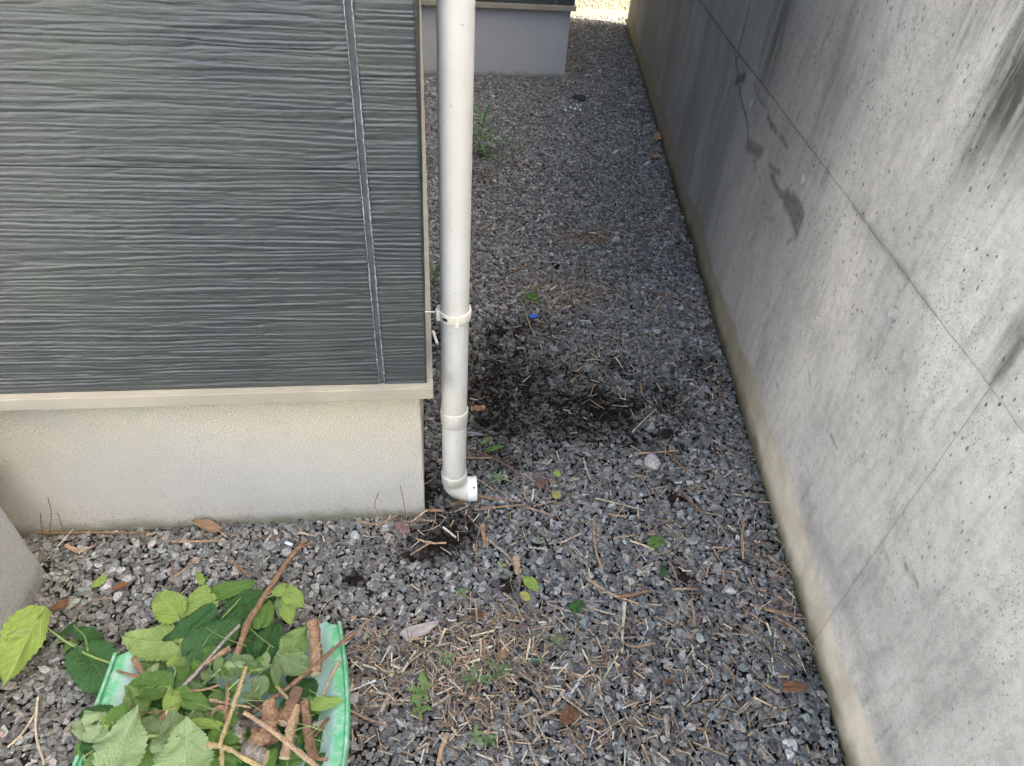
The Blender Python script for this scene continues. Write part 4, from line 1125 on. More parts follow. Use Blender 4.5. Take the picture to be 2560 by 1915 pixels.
def leaf_mesh(var, kind, mat):
    key = (var, kind, mat)
    if key in _lm: return _lm[key]
    rg = np.random.default_rng(7000 + var)
    nt, nu = 53, 13
    ts = np.linspace(0.0, 1.0, nt); us = np.linspace(-1, 1, nu)
    fold = rg.uniform(0.05, 0.55); droop = rg.uniform(-0.50, 0.12); rip = rg.uniform(0.02, 0.065); ph = rg.uniform(0, 6, 4); skew = rg.uniform(-0.10, 0.10)
    edge = rg.uniform(-0.45, 0.12)
    v, uv = [], []
    for i, t in enumerate(ts):
        w = float(leaf_outline(np.array(t), kind))
        saw = 1.0 if kind == 'oval' else 1 + 0.16 * (((t * 13 + 0.3) % 1.0) - 0.5)
        wl = w * saw * (1 + 0.06 * math.sin(t * 9 + ph[0])); wr = w * saw * (1 + 0.06 * math.sin(t * 8 + ph[1]))
        for u in us:
            ww = (wl if u < 0 else wr)
            x = u * ww
            y = t - (0.20 * abs(u) ** 1.5 * (1 - t) ** 2.5 if kind != 'oval' else 0) + 0.05 * abs(u) * math.sin(t * 3.0)
            z = fold * abs(x) + droop * (t - 0.3) ** 2 + rip * math.sin(t * 15 + ph[2] + u * 2.0) * abs(u) + rip * 0.8 * math.sin(u * 4 + t * 6 + ph[3]) + edge * abs(u) ** 3 * ww
            v.append((x + skew * t * t, y, z)); uv.append((x * 2, t))
    f = []
    for i in range(nt - 1):
        for k in range(nu - 1):
            a = i * nu + k
            f.append((a, a + 1, a + nu + 1, a + nu))
    me = mesh_np('leaf', v, f, True, [LEAF[mat]])
    ul = me.uv_layers.new(name='UVMap')
    li = np.zeros(len(me.loops), np.int32); me.loops.foreach_get('vertex_index', li)
    ul.data.foreach_set('uv', np.array(uv, np.float32)[li].ravel())
    _lm[key] = me
    return me
_lc = [0]
def leaf_obj(B, Tp, ratio, mat, flip=False, up=0.45, kind='heart', parent=None, name='leaf', tilt=0.22, width=None):
    """B stalk end, Tp tip (world); ratio = width / length as it looks; blade turned about half way between flat and the open sky side"""
    _lc[0] += 1
    rg = random.Random(9000 + _lc[0])
    B = Vector(B); Tp = Vector(Tp)
    y = (Tp - B); L = y.length; y.normalize()
    if parent is not None: L *= 1.13; ratio *= 1.12
    tc = (Vector(CAM) - B).normalized()
    n = (tc * (1 - up) + Vector((0, 0, 1)) * up + Vector((rg.uniform(-1, 1), rg.uniform(-1, 1), rg.uniform(-1, 1))) * tilt)
    n = (n - y * n.dot(y)).normalized()
    x = y.cross(n)
    if flip: n = -n; x = -x
    mt = Matrix(((x.x, y.x, n.x, B.x), (x.y, y.y, n.y, B.y), (x.z, y.z, n.z, B.z), (0, 0, 0, 1))) @ Matrix.Diagonal((L * ratio, L, L * min(1.0, 0.5 + ratio * 0.5), 1))
    o = bpy.data.objects.new(name, leaf_mesh(rg.randrange(16), kind, mat)); COL.objects.link(o)
    if parent is not None:
        o.parent = parent
        o.matrix_parent_inverse = Matrix.Translation(parent.location).inverted()
    o.matrix_world = mt
    o.matrix_basis = mt
    return o
def branch(name, loc, label, stems, leaves, mat='greenstem', cat='branch'):
    """stems: list of (points, diameter); leaves: list of (base, tip, ratio, colour, flip)"""
    root = empty(name, tuple(loc), label, cat)
    for i, (pts, d) in enumerate(stems):
        rg = random.Random(i + len(leaves))
        path = smooth_path(pts, 5, d * 0.1, rg)
        link('stem', tube_mesh('stem', path, [d / 2 * (1 - 0.35 * k / (len(path) - 1)) for k in range(len(path))], 7, 0.08, mats=[M[mat], M['cut']], seed=i), None, root)
    for lf in leaves:
        leaf_obj(lf[0], lf[1], lf[2], lf[3], lf[4] if len(lf) > 4 else False, parent=root)
    return root
Z = z5
# sprig reaching out to the left of the scoop
branch('leafy_sprig', Z(520, 570, .05), 'leafy green sprig hanging out left of the scoop over the gravel',
       [([Z(700, 640, .06), Z(520, 570, .06), Z(320, 440, .08), Z(222, 355, .10)], 0.005), ([Z(540, 560, .06), Z(520, 470, .06), Z(450, 402, .05)], 0.003), ([Z(320, 505, .03), Z(430, 505, .04), Z(530, 560, .055)], 0.003)],
       [(Z(235, 365, .10), Z(25, 725, .055), 0.62, 'lime'), (Z(228, 352, .10), Z(62, 480, .10), 0.62, 'lime', True), (Z(222, 352, .10), Z(212, 282, .115), 0.7, 'lime'),
        (Z(525, 570, .06), Z(690, 790, .04), 0.78, 'dark'), (Z(600, 580, .045), Z(730, 600, .035), 0.8, 'pale'), (Z(500, 440, .05), Z(630, 500, .03), 0.55, 'dark'),
        (Z(455, 405, .05), Z(370, 455, .03), 0.5, 'dark'), (Z(500, 580, .04), Z(410, 590, .02), 0.5, 'dark'), (Z(450, 500, .03), Z(385, 565, .02), 0.5, 'mid')])
# yellow-green sprig at the scoop's mouth
branch('leafy_sprig', Z(1110, 560, .08), 'yellow-green sprig of broad leaves spilling over the scoop mouth',
       [([Z(1130, 700, .09), Z(1110, 560, .10), Z(1105, 400, .10), Z(1085, 330, .10)], 0.004), ([Z(1150, 570, .10), Z(1210, 440, .11), Z(1285, 300, .11), Z(1320, 245, .11)], 0.004), ([Z(1280, 250, .11), Z(1262, 190, .12), Z(1240, 120, .13)], 0.003)],
       [(Z(1090, 335, .10), Z(990, 212, .10), 0.82, 'lime'), (Z(1295, 262, .11), Z(1105, 350, .10), 0.66, 'lime'), (Z(1280, 300, .10), Z(1140, 420, .09), 0.7, 'lime', True),
        (Z(1070, 515, .10), Z(812, 478, .08), 0.72, 'lime', True), (Z(1050, 520, .09), Z(915, 605, .07), 0.7, 'lime', True), (Z(1265, 185, .12), Z(1160, 255, .11), 0.6, 'lime'), (Z(1240, 130, .13), Z(1205, 72, .13), 0.45, 'lime'),
        (Z(1240, 160, .12), Z(1265, 100, .12), 0.4, 'mid'), (Z(1280, 320, .12), Z(1030, 472, .11), 0.42, 'dark'), (Z(1180, 400, .11), Z(1075, 505, .10), 0.6, 'lime')])
branch('leafy_sprig', Z(1300, 520, .08), 'sprig of large dark green leaves behind the long orange branch',
       [([Z(1190, 560, .10), Z(1290, 440, .10), Z(1420, 300, .09), Z(1480, 230, .08)], 0.004)],
       [(Z(1270, 222, .10), Z(1548, 138, .09), 0.36, 'mid'), (Z(1425, 245, .08), Z(1650, 205, .07), 0.52, 'dark'), (Z(1195, 550, .11), Z(1460, 392, .10), 0.80, 'dark'), (Z(1400, 390, .08), Z(1545, 285, .07), 0.75, 'dark'),
        (Z(1605, 395, .08), Z(1642, 262, .08), 0.75, 'mid'), (Z(1540, 330, .07), Z(1690, 230, .06), 0.55, 'dark'), (Z(1500, 420, .07), Z(1600, 330, .07), 0.8, 'dark'), (Z(1350, 380, .08), Z(1420, 330, .07), 0.7, 'dark')])
branch('leafy_sprig', Z(1640, 230, .08), 'small bright sprig of toothed leaves beyond the scoop, right of the long branch',
       [([Z(1620, 240, .09), Z(1690, 212, .10), Z(1760, 200, .09), Z(1800, 205, .09)], 0.003)],
       [(Z(1700, 205, .10), Z(1750, 140, .10), 0.75, 'lime'), (Z(1775, 205, .09), Z(1850, 285, .08), 0.85, 'lime'), (Z(1760, 250, .08), Z(1782, 385, .07), 0.62, 'lime'), (Z(1720, 250, .08), Z(1718, 350, .07), 0.55, 'sage'), (Z(1770, 195, .09), Z(1795, 145, .10), 0.4, 'lime')])
branch('leafy_sprig', Z(1760, 600, .10), 'pair of toothed leaves resting against the pale right side of the scoop',
       [([Z(1600, 690, .11), Z(1700, 620, .115), Z(1780, 560, .12), Z(1830, 500, .12)], 0.003)],
       [(Z(1785, 560, .12), Z(1855, 425, .12), 0.98, 'mid', True), (Z(1735, 605, .115), Z(1925, 690, .11), 0.62, 'sage', True), (Z(1600, 740, .12), Z(1590, 855, .12), 0.8, 'sage', True), (Z(1690, 650, .12), Z(1700, 765, .11), 0.5, 'sage')])
branch('leafy_sprig', Z(1620, 590, .06), 'dark shaded leaves against the scoop behind the tangled stems',
       [([Z(1560, 620, .06), Z(1620, 590, .07), Z(1660, 520, .07)], 0.003)],
       [(Z(1620, 595, .07), Z(1705, 405, .06), 0.7, 'dark'), (Z(1570, 560, .07), Z(1620, 430, .06), 0.8, 'dark'), (Z(1480, 620, .07), Z(1560, 520, .06), 0.8, 'dark')])
lv = []
rgw = random.Random(77)
for (x, y) in [(1290, 640), (1350, 610), (1400, 640), (1440, 600), (1480, 640), (1520, 660), (1330, 700), (1420, 720), (1500, 600), (1380, 690), (1460, 700), (1560, 640), (1610, 610), (1270, 730), (1460, 790), (1500, 830), (1640, 640)]:
    a = rgw.uniform(0, 6.28); L = rgw.uniform(45, 100)
    lv.append((Z(x, y, .135), Z(x + L * math.cos(a), y + L * math.sin(a) * 0.8, .125), rgw.uniform(0.35, 0.7), rgw.choice(['sage', 'sage', 'pale', 'mid'])))
branch('leafy_sprig', Z(1400, 700, .10), 'wilted grey-green sprig of small crumpled leaves in the middle of the scoop',
       [([Z(1250, 760, .12), Z(1400, 650, .13), Z(1560, 680, .13), Z(1680, 640, .12)], 0.004), ([Z(1400, 800, .13), Z(1490, 720, .14), Z(1600, 660, .13)], 0.003)] + [([Z(x, y, .13), Z(x + dx * .5 + 30 * math.sin(x), y + dy * .5, .15), Z(x + dx, y + dy, .135)], 0.0016) for (x, y, dx, dy) in [(rgw.uniform(950, 1900), rgw.uniform(480, 1150), rgw.uniform(-260, 260), rgw.uniform(-160, 160)) for _ in range(26)]], lv)
branch('leafy_sprig', Z(1040, 720, .09), 'mid green sprig lying across the left of the scoop',
       [([Z(1000, 900, .11), Z(1050, 760, .12), Z(1080, 680, .12), Z(1040, 640, .11)], 0.004), ([Z(1060, 800, .12), Z(1020, 780, .12), Z(960, 790, .11)], 0.003)],
       [(Z(1015, 795, .115), Z(815, 765, .10), 0.68, 'mid'), (Z(900, 720, .09), Z(970, 640, .09), 0.6, 'pale'), (Z(1040, 640, .11), Z(1100, 585, .11), 0.6, 'lime'), (Z(1110, 730, .10), Z(1190, 615, .09), 0.6, 'mid'),
        (Z(1060, 830, .13), Z(1045, 975, .13), 0.62, 'lime'), (Z(1105, 830, .12), Z(1285, 905, .11), 0.5, 'mid'), (Z(1030, 880, .10), Z(815, 925, .08), 0.52, 'dark'), (Z(1000, 860, .09), Z(850, 870, .07), 0.6, 'dark'), (Z(1180, 850, .10), Z(1290, 880, .10), 0.5, 'sage'),
        (Z(1130, 925, .10), Z(1290, 985, .09), 0.65, 'dark')])
branch('leafy_sprig', Z(700, 1180, 0.125), 'cluster of pale leaf undersides at the near left of the scoop',
       [([Z(720, 1290, 0.175), Z(725, 1200, 0.175), Z(690, 1000, 0.165), Z(670, 960, 0.155)], 0.005), ([Z(960, 1080, 0.165), Z(840, 1080, 0.165), Z(640, 1060, 0.145), Z(480, 1080, 0.115)], 0.005), ([Z(540, 1260, 0.125), Z(520, 1210, 0.125), Z(590, 1160, 0.125)], 0.003)],
       [(Z(690, 985, 0.165), Z(775, 885, 0.165), 0.85, 'mid'), (Z(655, 955, 0.145), Z(475, 960, 0.115), 0.45, 'dark'), (Z(610, 1010, 0.145), Z(455, 1025, 0.115), 0.62, 'pale'), (Z(640, 1065, 0.145), Z(505, 1095, 0.125), 0.45, 'pale'),
        (Z(715, 1275, 0.195), Z(800, 960, 0.185), 0.72, 'pale', True), (Z(700, 1100, 0.155), Z(560, 1120, 0.135), 0.6, 'pale'), (Z(500, 1130, 0.115), Z(470, 1230, 0.105), 0.5, 'mid'), (Z(530, 1265, 0.115), Z(640, 1185, 0.125), 0.75, 'dark'), (Z(560, 1180, 0.115), Z(500, 1110, 0.115), 0.6, 'dark'),
        (Z(620, 1020, 0.135), Z(560, 930, 0.125), 0.6, 'dark'), (Z(600, 1280, 0.125), Z(700, 1290, 0.125), 0.7, 'dark'), (Z(660, 1020, 0.155), Z(640, 960, 0.155), 0.5, 'lime'), (Z(540, 1270, 0.135), Z(560, 1190, 0.135), 0.25, 'lime')])
branch('leafy_sprig', Z(1050, 1180, .08), 'broad pale and green leaves at the bottom edge in front of the cut sticks',
       [([Z(1290, 1290, .13), Z(1200, 1150, .13), Z(1080, 1075, .13), Z(950, 1050, .12)], 0.004)],
       [(Z(1130, 1310, .15), Z(1170, 1035, .14), 0.98, 'pale', True), (Z(955, 1048, .125), Z(828, 1000, .12), 0.66, 'sage'), (Z(1078, 1078, .14), Z(1058, 955, .13), 1.0, 'sage', True), (Z(905, 1290, .12), Z(885, 1090, .11), 0.68, 'mid'),
        (Z(1040, 1215, .13), Z(935, 1095, .12), 0.6, 'pale'), (Z(1300, 1070, .12), Z(1370, 1115, .11), 0.8, 'mid'), (Z(1200, 1010, .13), Z(1370, 1025, .12), 0.35, 'lime'), (Z(1350, 1060, .11), Z(1470, 1110, .10), 0.6, 'mid'), (Z(1240, 1290, .12), Z(1350, 1150, .11), 0.5, 'mid'),
        (Z(1200, 1060, .10), Z(1290, 960, .09), 0.7, 'dark'), (Z(1420, 1180, .10), Z(1490, 1260, .09), 0.6, 'mid')])
branch('leafy_sprig', Z(1930, 890, .10), 'little yellow-green leaf sprig tucked inside the right rim of the scoop',
       [([Z(1820, 840, .12), Z(1900, 860, .12), Z(1960, 880, .12)], 0.003)],
       [(Z(1930, 885, .12), Z(2090, 865, .12), 0.5, 'lime'), (Z(1900, 860, .12), Z(1960, 940, .11), 0.5, 'mid'), (Z(1950, 1150, .08), Z(2035, 990, .08), 0.4, 'dark'), (Z(1990, 1140, .08), Z(2035, 1080, .08), 0.6, 'mid'), (Z(1620, 1280, .11), Z(1690, 1165, .11), 0.75, 'mid'), (Z(1840, 1120, .09), Z(1880, 1030, .09), 0.5, 'mid')])
lv = []
for k in range(34):
    x = rgw.uniform(820, 1980); y = rgw.uniform(720, 1300); a = rgw.uniform(0, 6.28); L = rgw.uniform(110, 200)
    zb = rgw.uniform(.045, .075)
    lv.append((Z(x, y, zb), Z(x + L * math.cos(a), y + L * math.sin(a) * .8, zb), rgw.uniform(0.55, 0.85), rgw.choice(['dark', 'dark', 'mid'])))
branch('leafy_sprig', Z(1300, 1000, .06), 'shaded dark leaves filling the bottom of the scoop under everything else',
       [([Z(900, 1000, .05), Z(1300, 1000, .055), Z(1700, 950, .05)], 0.004)], lv)

def loose(B, Tp, ratio, mat, label, lift=0.018, kind='heart', name='fallen_leaf', up=0.6, tilt=0.2):
    b = lay(B, lift); t = lay(Tp, lift + 0.006)
    o = leaf_obj(b, t, ratio, mat, up=up, kind=kind, name=name, tilt=tilt)
    return tag(o, label, 'leaf')
loose(z5(575, 190, 0), z5(680, 128, 0), 0.5, 'lime', 'fresh green leaf lying flat on gravel in front of the foundation', kind='oval')
loose(z5(810, 170, 0), z5(700, 220, 0), 0.4, 'dead', 'reddish brown dead leaf beside the fresh green one', kind='oval')
loose(z5(415, 275, 0), z5(325, 335, 0), 0.7, 'dead', 'crumpled brown leaf near the grey block')
loose(z6(985, 845, 0), z6(1135, 900, 0), 0.30, 'deadpale', 'curled tan dead leaf against the foot of the foundation', lift=0.028, kind='oval')
loose(z8(880, 285, 0), z8(952, 360, 0), 0.5, 'lime', 'spotted light green leaf above the straw heap', kind='oval')
loose(z8(865, 360, 0), z8(912, 408, 0), 0.55, 'yellow', 'small yellow green leaf below the spotted one', kind='oval')
loose(z8(1120, 935, 0), z8(1050, 1000, 0), 0.75, 'dead', 'brown curled leaf on the near gravel below the straw heap')
loose(z4 if False else G(1760 + 330 / 1.63, 900 + 1340 / 1.63), G(1760 + 410 / 1.63, 900 + 1345 / 1.63), 0.6, 'dead', 'dark brown dead leaf next to the concrete wall')
loose(z8(800, 640, 0), z8(750, 690, 0), 0.7, 'deadpale', 'tan dead leaf in the straw heap')
loose(z8(680, 470, 0), z8(620, 500, 0), 0.5, 'dead', 'small dark dead leaf at the top of the straw heap')
loose(z8(1490, 140, 0), z8(1545, 110, 0), 0.9, 'mid', 'crumpled green leaf in the middle of the right hand gravel')
loose(z8(1115, 445, 0), z8(1165, 410, 0), 0.9, 'dark', 'dark ivy-like leaf on the near gravel')
loose(z8(1540, 240, 0), z8(1548, 290, 0), 0.5, 'dark', 'small dark green leaf beside the dark lump', kind='oval')
loose(z2(1800, 950, 0), z2(1750, 985, 0), 0.7, 'deadpale', 'orange dead leaf far off at the foot of the concrete wall')
loose(z2(1785, 1090, 0), z2(1720, 1105, 0), 0.6, 'deadpale', 'second orange dead leaf nearer along the concrete wall')
loose(z7(735, 345, 0), z7(825, 390, 0), 0.5, 'mid', 'dark spotted green leaf beside the far straw heap', kind='oval')
loose(z7(470, 1225, 0), z7(550, 1190, 0), 0.3, 'sage', 'speckled green leaf strip right of the lower pipe', kind='oval')
loose(z7(490, 1270, 0), z7(620, 1245, 0), 0.2, 'mid', 'narrow green leaf blade right of the lower pipe', kind='oval')
loose(z7(905, 1510, 0), z7(935, 1560, 0), 0.7, 'yellow', 'tiny yellowish leaf right of the lava rock', kind='oval')
loose(z7(900, 1400, 0), z7(945, 1420, 0), 0.8, 'lime', 'small light green leaf behind the lava rock', kind='oval')
loose(z8(1590, 780, 0), z8(1550, 800, 0), 0.5, 'dead', 'crumpled brown leaf right of the dark upright stick')
loose(z8(1230, 970, 0), z8(1265, 1000, 0), 0.6, 'deadpale', 'tan leaf scrap near the bottom of the near gravel')
loose(z2(190, 510, 0), z2(235, 525, 0), 0.5, 'deadpale', 'brown dead leaf seen between the house corner and the pipe', lift=0.03)

for (gi, lb, x0, x1, y0, y1, zz, cols) in [(3, 'overhanging green leaves covering the near left rim of the scoop', 520, 900, 900, 1290, .125, ['mid', 'pale', 'sage', 'mid']), (0, 'tangle of mid green leaves heaped in the scoop centre', 860, 1330, 600, 960, .10, ['mid', 'dark', 'mid', 'sage']), (1, 'heap of green leaves at the near side of the scoop', 780, 1480, 980, 1290, .10, ['mid', 'dark', 'sage', 'mid']),
                                       (2, 'leafy scraps between the cut sticks and the right rim', 1500, 1990, 900, 1290, .085, ['dark', 'mid', 'dark'])]:
    lv = []
    for k in range([26, 24, 14, 14][gi]):
        x = rgw.uniform(x0, x1); y = rgw.uniform(y0, y1); a = rgw.uniform(0, 6.28); L = rgw.uniform(90, 190)
        zb = zz + rgw.uniform(-.02, .015)
        lv.append((Z(x, y, zb), Z(x + L * math.cos(a), y + L * math.sin(a) * .8, zb + rgw.uniform(-.02, .02)), rgw.uniform(0.5, 0.85), rgw.choice(cols), rgw.random() < 0.3))
    xm, ym = (x0 + x1) / 2, (y0 + y1) / 2
    branch('leafy_sprig', Z(xm, ym, zz), lb, [([Z(x0, ym, zz), Z(xm, ym - 20, zz), Z(x1, ym + 20, zz)], 0.004), ([Z(xm, y0, zz), Z(xm + 30, ym, zz), Z(xm + 20, y1, zz)], 0.003)], lv)

# ------------------------------------------------------------------ green plastic scoop
mg = NT('green_scoop_plastic')
vg = mg.coords('Object')
rimw = mg.attr('rim')
cg = mg.mix(rimw, (0.36, 0.55, 0.49), (0.085, 0.40, 0.165))
scr = mg.noise(mg.coords('Object', (1, 1, 1)), 55, 5, 0.7)
cg = mg.mix(mg.rng(scr, 0.40, 0.72, 0, 0.8), cg, (0.46, 0.56, 0.52))
cg = mg.mix(mg.rng(mg.noise(vg, 14, 4), 0.5, 0.75, 0, 0.35), cg, (0.30, 0.31, 0.24))
M['scoop'] = mg.fin(cg, 0.5, mg.bump(mg.noise(vg, 130, 3), 0.15, 0.002), 0.4)
scoop = empty('garden_scoop', (-0.365, -0.52, 0.0), 'worn green plastic garden scoop heaped with cut branches and leaves', 'scoop')
def scoop_section(v):
    """v 0 at the mouth, 1 at the closed back; returns left and right edge, wall height, y"""
    y = -0.325 - 0.40 * v
    xr = -0.171 + 0.034 * math.sin(min(1, v / 0.75) * 1.9) - 0.02 * max(0, v - 0.6)
    xl = -0.585 + 0.010 * v
    h = 0.090 + 0.030 * v
    return xl, xr, h, y
def scoop_profile():
    # u stations: outer lip bottom, rim outer, rim inner, wall..., floor..., wall, rim, lip
    return [('lip', 0), ('out', 0), ('in', 0), ('w', .03), ('w', .33), ('w', .66), ('w', 1.0), ('f', .33), ('f', .66), ('w2', 1.0), ('w2', .66), ('w2', .33), ('w2', .03), ('in', 1), ('out', 1), ('lip', 1)]
def scoop_mesh():
    vs, fs, rim = [], [], []
    nv = 21
    prof = scoop_profile()
    for i in range(nv):
        v = i / (nv - 1)
        xl, xr, h, y = scoop_section(v)
        end = max(0, (v - 0.82) / 0.18)
        fl = 0.013 + end * h * 0.85                     # floor climbs to the back wall
        fw = 0.115 * (1 - 0.1 * v)
        for kind, s in prof:
            yy = y
            if kind == 'lip': x = (xl - 0.004) if s == 0 else (xr + 0.004); z = h - 0.022; r = 1
            elif kind == 'out': x = xl if s == 0 else xr; z = h; r = 1
            elif kind == 'in': x = (xl + 0.024) if s == 0 else (xr - 0.024); z = h + 0.001; r = 0.9
            elif kind == 'w': x = xl + 0.024 + fw * s; z = h * (1 - s) + fl * s - 0.010 * math.sin(math.pi * s); r = 0
            elif kind == 'w2': x = xr - 0.024 - fw * s; z = h * (1 - s) + fl * s - 0.010 * math.sin(math.pi * s); r = 0
            else: x = (xl + 0.024 + fw) * (1 - s) + (xr - 0.024 - fw) * s; z = fl; r = 0
            if i == 0 and kind in ('f', 'w', 'w2'): yy += 0.012
            if i == 0 and kind in ('in', 'out', 'lip'): yy -= 0.006
            yy -= 0.034 * (1 - (x - xl) / (xr - xl))
            vs.append((x, yy, z)); rim.append(r)
    n = len(prof)
    for i in range(nv - 1):
        for k in range(n - 1):
            a = i * n + k
            fs.append((a, a + n, a + n + 1, a + 1))
    me = mesh_np('tray', vs, fs, True, [M['scoop']])
    a = me.attributes.new('rim', 'FLOAT', 'POINT'); a.data.foreach_set('value', np.array(rim, np.float32))
    return me
tray = link('tray', scoop_mesh(), None, scoop)
sd = tray.modifiers.new('thickness', 'SOLIDIFY'); sd.thickness = 0.003; sd.offset = -1
bv = tray.modifiers.new('round', 'SUBSURF'); bv.levels = 1; bv.render_levels = 1
for s in range(2):        # raised green rim bead along each side
    P = []
    for i in range(18):
        xl, xr, h, y = scoop_section(i / 17)
        P.append((xl + 0.001 if s == 0 else xr - 0.001, y - 0.004 - (0.034 if s == 0 else 0), h + 0.001))
    me = tube_mesh('rim_bead', P, 0.0035, 8, mats=[M['scoop']])
    a = me.attributes.new('rim', 'FLOAT', 'POINT'); a.data.foreach_set('value', np.ones(len(me.vertices), np.float32) * 0.9)
    link('rim_bead', me, None, tray)

# ------------------------------------------------------------------ sticks in the scoop
def stick(name, pts, dia, mat, label, taper=0.9, knots=0.10, fork=None, cat='stick', sides=12):
    _tw[0] += 1
    rg = random.Random(6000 + _tw[0]); dia = dia * 0.86; r = dia / 2
    path = smooth_path(pts, 7, r * 0.10, rg); n = len(path)
    D = dia if hasattr(dia, '__len__') else None
    R = [r * (1 - (1 - taper) * i / (n - 1)) * (1 + rg.uniform(-knots, knots)) for i in range(n)]
    me = tube_mesh(name, path, R, sides, 0.09, mats=[M[mat], M['cut']], seed=_tw[0])
    if not fork:
        return tag(link(name, me), label, cat)
    root = empty(name, tuple(pts[0]), label, cat)
    link('stem', me, None, root)
    for (fp, fd) in fork:
        path = smooth_path(fp, 6, fd * 0.05, rg)
        link('fork', tube_mesh('fork', path, [fd / 2 * (1 - 0.3 * i / (len(path) - 1)) * (1 + rg.uniform(-knots, knots)) for i in range(len(path))], sides, 0.09, mats=[M[mat], M['cut']], seed=_tw[0] + 1), None, root)
    return root
S = stick
S('cut_stick', [Z(1918, 378, .135), Z(1935, 480, .13), Z(1945, 600, .125), Z(1940, 700, .12)], 0.026, 'orange', 'thick cut stick leaning on the scoop at its far right corner')
S('long_branch', [z5(1863, -113, .03), z5(1850, -90, .035), Z(1765, 10, .05), Z(1700, 110, .07), Z(1620, 230, .09), Z(1525, 380, .11), Z(1490, 480, .12), Z(1455, 580, .125)], 0.012, 'orange',
  'long orange branch sticking out of the scoop towards the foundation', 1.25, 0.12, [([Z(1625, 220, .09), Z(1690, 182, .10)], 0.006), ([z5(1800, -55, .045), z5(1900, -100, .03), z5(1930, -108, .028)], 0.005)])
S('cut_stick', [Z(1405, 750, .12), Z(1395, 860, .12), Z(1385, 1000, .11)], 0.010, 'orange', 'forked orange stick standing in the middle of the scoop', 0.95, 0.1, [([Z(1392, 915, .12), Z(1340, 905, .12), Z(1298, 945, .11)], 0.010)])
S('cut_stick', [Z(1510, 660, .145), Z(1440, 880, .15), Z(1370, 1080, .15), Z(1350, 1150, .15)], 0.0085, 'yellowstem', 'yellowish straight stem slanting over the leaves at the scoop centre')
S('cut_stick', [Z(1275, 1132, .14), Z(1400, 1160, .14), Z(1500, 1215, .14), Z(1640, 1290, .14)], 0.010, 'yellowstem', 'knotty yellow stem crossing the bottom of the scoop', 0.9, 0.2, [([Z(1365, 1155, .14), Z(1362, 1290, .13)], 0.009)])
S('cut_stick', [Z(2192, 435, .13), Z(2050, 550, .13), Z(1900, 680, .13), Z(1750, 800, .125), Z(1560, 935, .11)], 0.0075, 'brown', 'long thin dark stick laid across the right rim of the scoop', 1.35, 0.14)
S('cut_stick', [Z(2087, 618, .125), Z(2040, 710, .12), Z(1978, 845, .115)], 0.007, 'tan', 'thin pale stick standing just inside the right rim')
S('cut_stick', [Z(1472, 400, .14), Z(1370, 505, .14), Z(1280, 610, .135), Z(1180, 720, .13), Z(1075, 825, .12)], 0.0075, 'greywood', 'half peeled grey stick lying over the dark leaves')
S('cut_stick', [Z(1415, 540, .14), Z(1320, 600, .135), Z(1225, 660, .13)], 0.011, 'orange', 'broken orange stick below the half peeled grey one', 0.8, 0.2)
S('cut_stick', [Z(1220, 745, .125), Z(1262, 655, .13), Z(1330, 590, .13)], 0.011, 'dark', 'dark rotten twig under the broken orange stick', 0.7, 0.25)
S('cut_stick', [Z(818, 600, .105), Z(865, 680, .10), Z(932, 745, .095)], 0.012, 'orange', 'orange stick resting on the left side of the scoop', 0.95, 0.1, [([Z(870, 716, .10), Z(800, 706, .10), Z(720, 680, .10)], 0.006)])
# knobby root stump
root = empty('root_stump', tuple(Z(1620, 1060, .10)), 'knobby gnarled root stump among the cut sticks in the scoop', 'stump')
for nm, pts, d, mat in [('root', [Z(1655, 880, .145), Z(1650, 960, .14), Z(1640, 1050, .135), Z(1560, 1130, .13), Z(1520, 1180, .12)], 0.024, 'orange'), ('root', [Z(1720, 960, .125), Z(1650, 990, .13), Z(1560, 1050, .125)], 0.024, 'brown'),
                        ('root', [Z(1520, 1150, .125), Z(1560, 1200, .13), Z(1630, 1220, .125)], 0.026, 'greywood'), ('root', [Z(1690, 1080, .125), Z(1640, 1100, .13), Z(1580, 1110, .13)], 0.019, 'brown'), ('root', [Z(1440, 980, .10), Z(1470, 1050, .11), Z(1460, 1090, .11)], 0.020, 'greywood')]:
    rg = random.Random(int(d * 1e5))
    path = smooth_path(pts, 6, d * 0.06, rg)
    link(nm, tube_mesh(nm, path, [d / 2 * (1.05 + 0.16 * math.sin(i * 1.1 + d * 400)) for i in range(len(path))], 14, 0.10, mats=[M[mat], M['cut']], seed=int(d * 1000)), None, root)
S('cut_stick', [Z(1830, 790, .13), Z(1790, 890, .13), Z(1738, 1000, .13)], 0.024, 'brown', 'thick brown cut stick slanting beside the root stump', 0.95)
S('cut_stick', [Z(1815, 900, .125), Z(1800, 990, .125), Z(1775, 1100, .12), Z(1748, 1215, .115)], 0.021, 'tan', 'thick spotted tan stick right of the root stump', 1.0)
S('cut_stick', [Z(1872, 870, .125), Z(1885, 980, .12), Z(1900, 1100, .115), Z(1930, 1235, .11)], 0.019, 'brown', 'reddish brown stick nearest the right rim of the scoop', 1.05, 0.08, [([Z(1925, 1215, .11), Z(1970, 1222, .11), Z(2015, 1226, .11)], 0.008)])
S('cut_stick', [Z(1502, 938, .155), Z(1600, 1000, .155), Z(1720, 1085, .15), Z(1950, 1275, .14)], 0.008, 'tan', 'thin straight stick running diagonally over the root stump', 1.2)
S('cut_stick', [Z(1478, 1000, .15), Z(1550, 1004, .15), Z(1622, 1012, .15)], 0.014, 'dark', 'charred dark stub lying on the root stump', 0.8)
S('cut_stick', [Z(950, 1010, .12), Z(990, 975, .125), Z(1032, 938, .13)], 0.015, 'brown', 'cut stub with a pale end among the left hand leaves', 1.0)
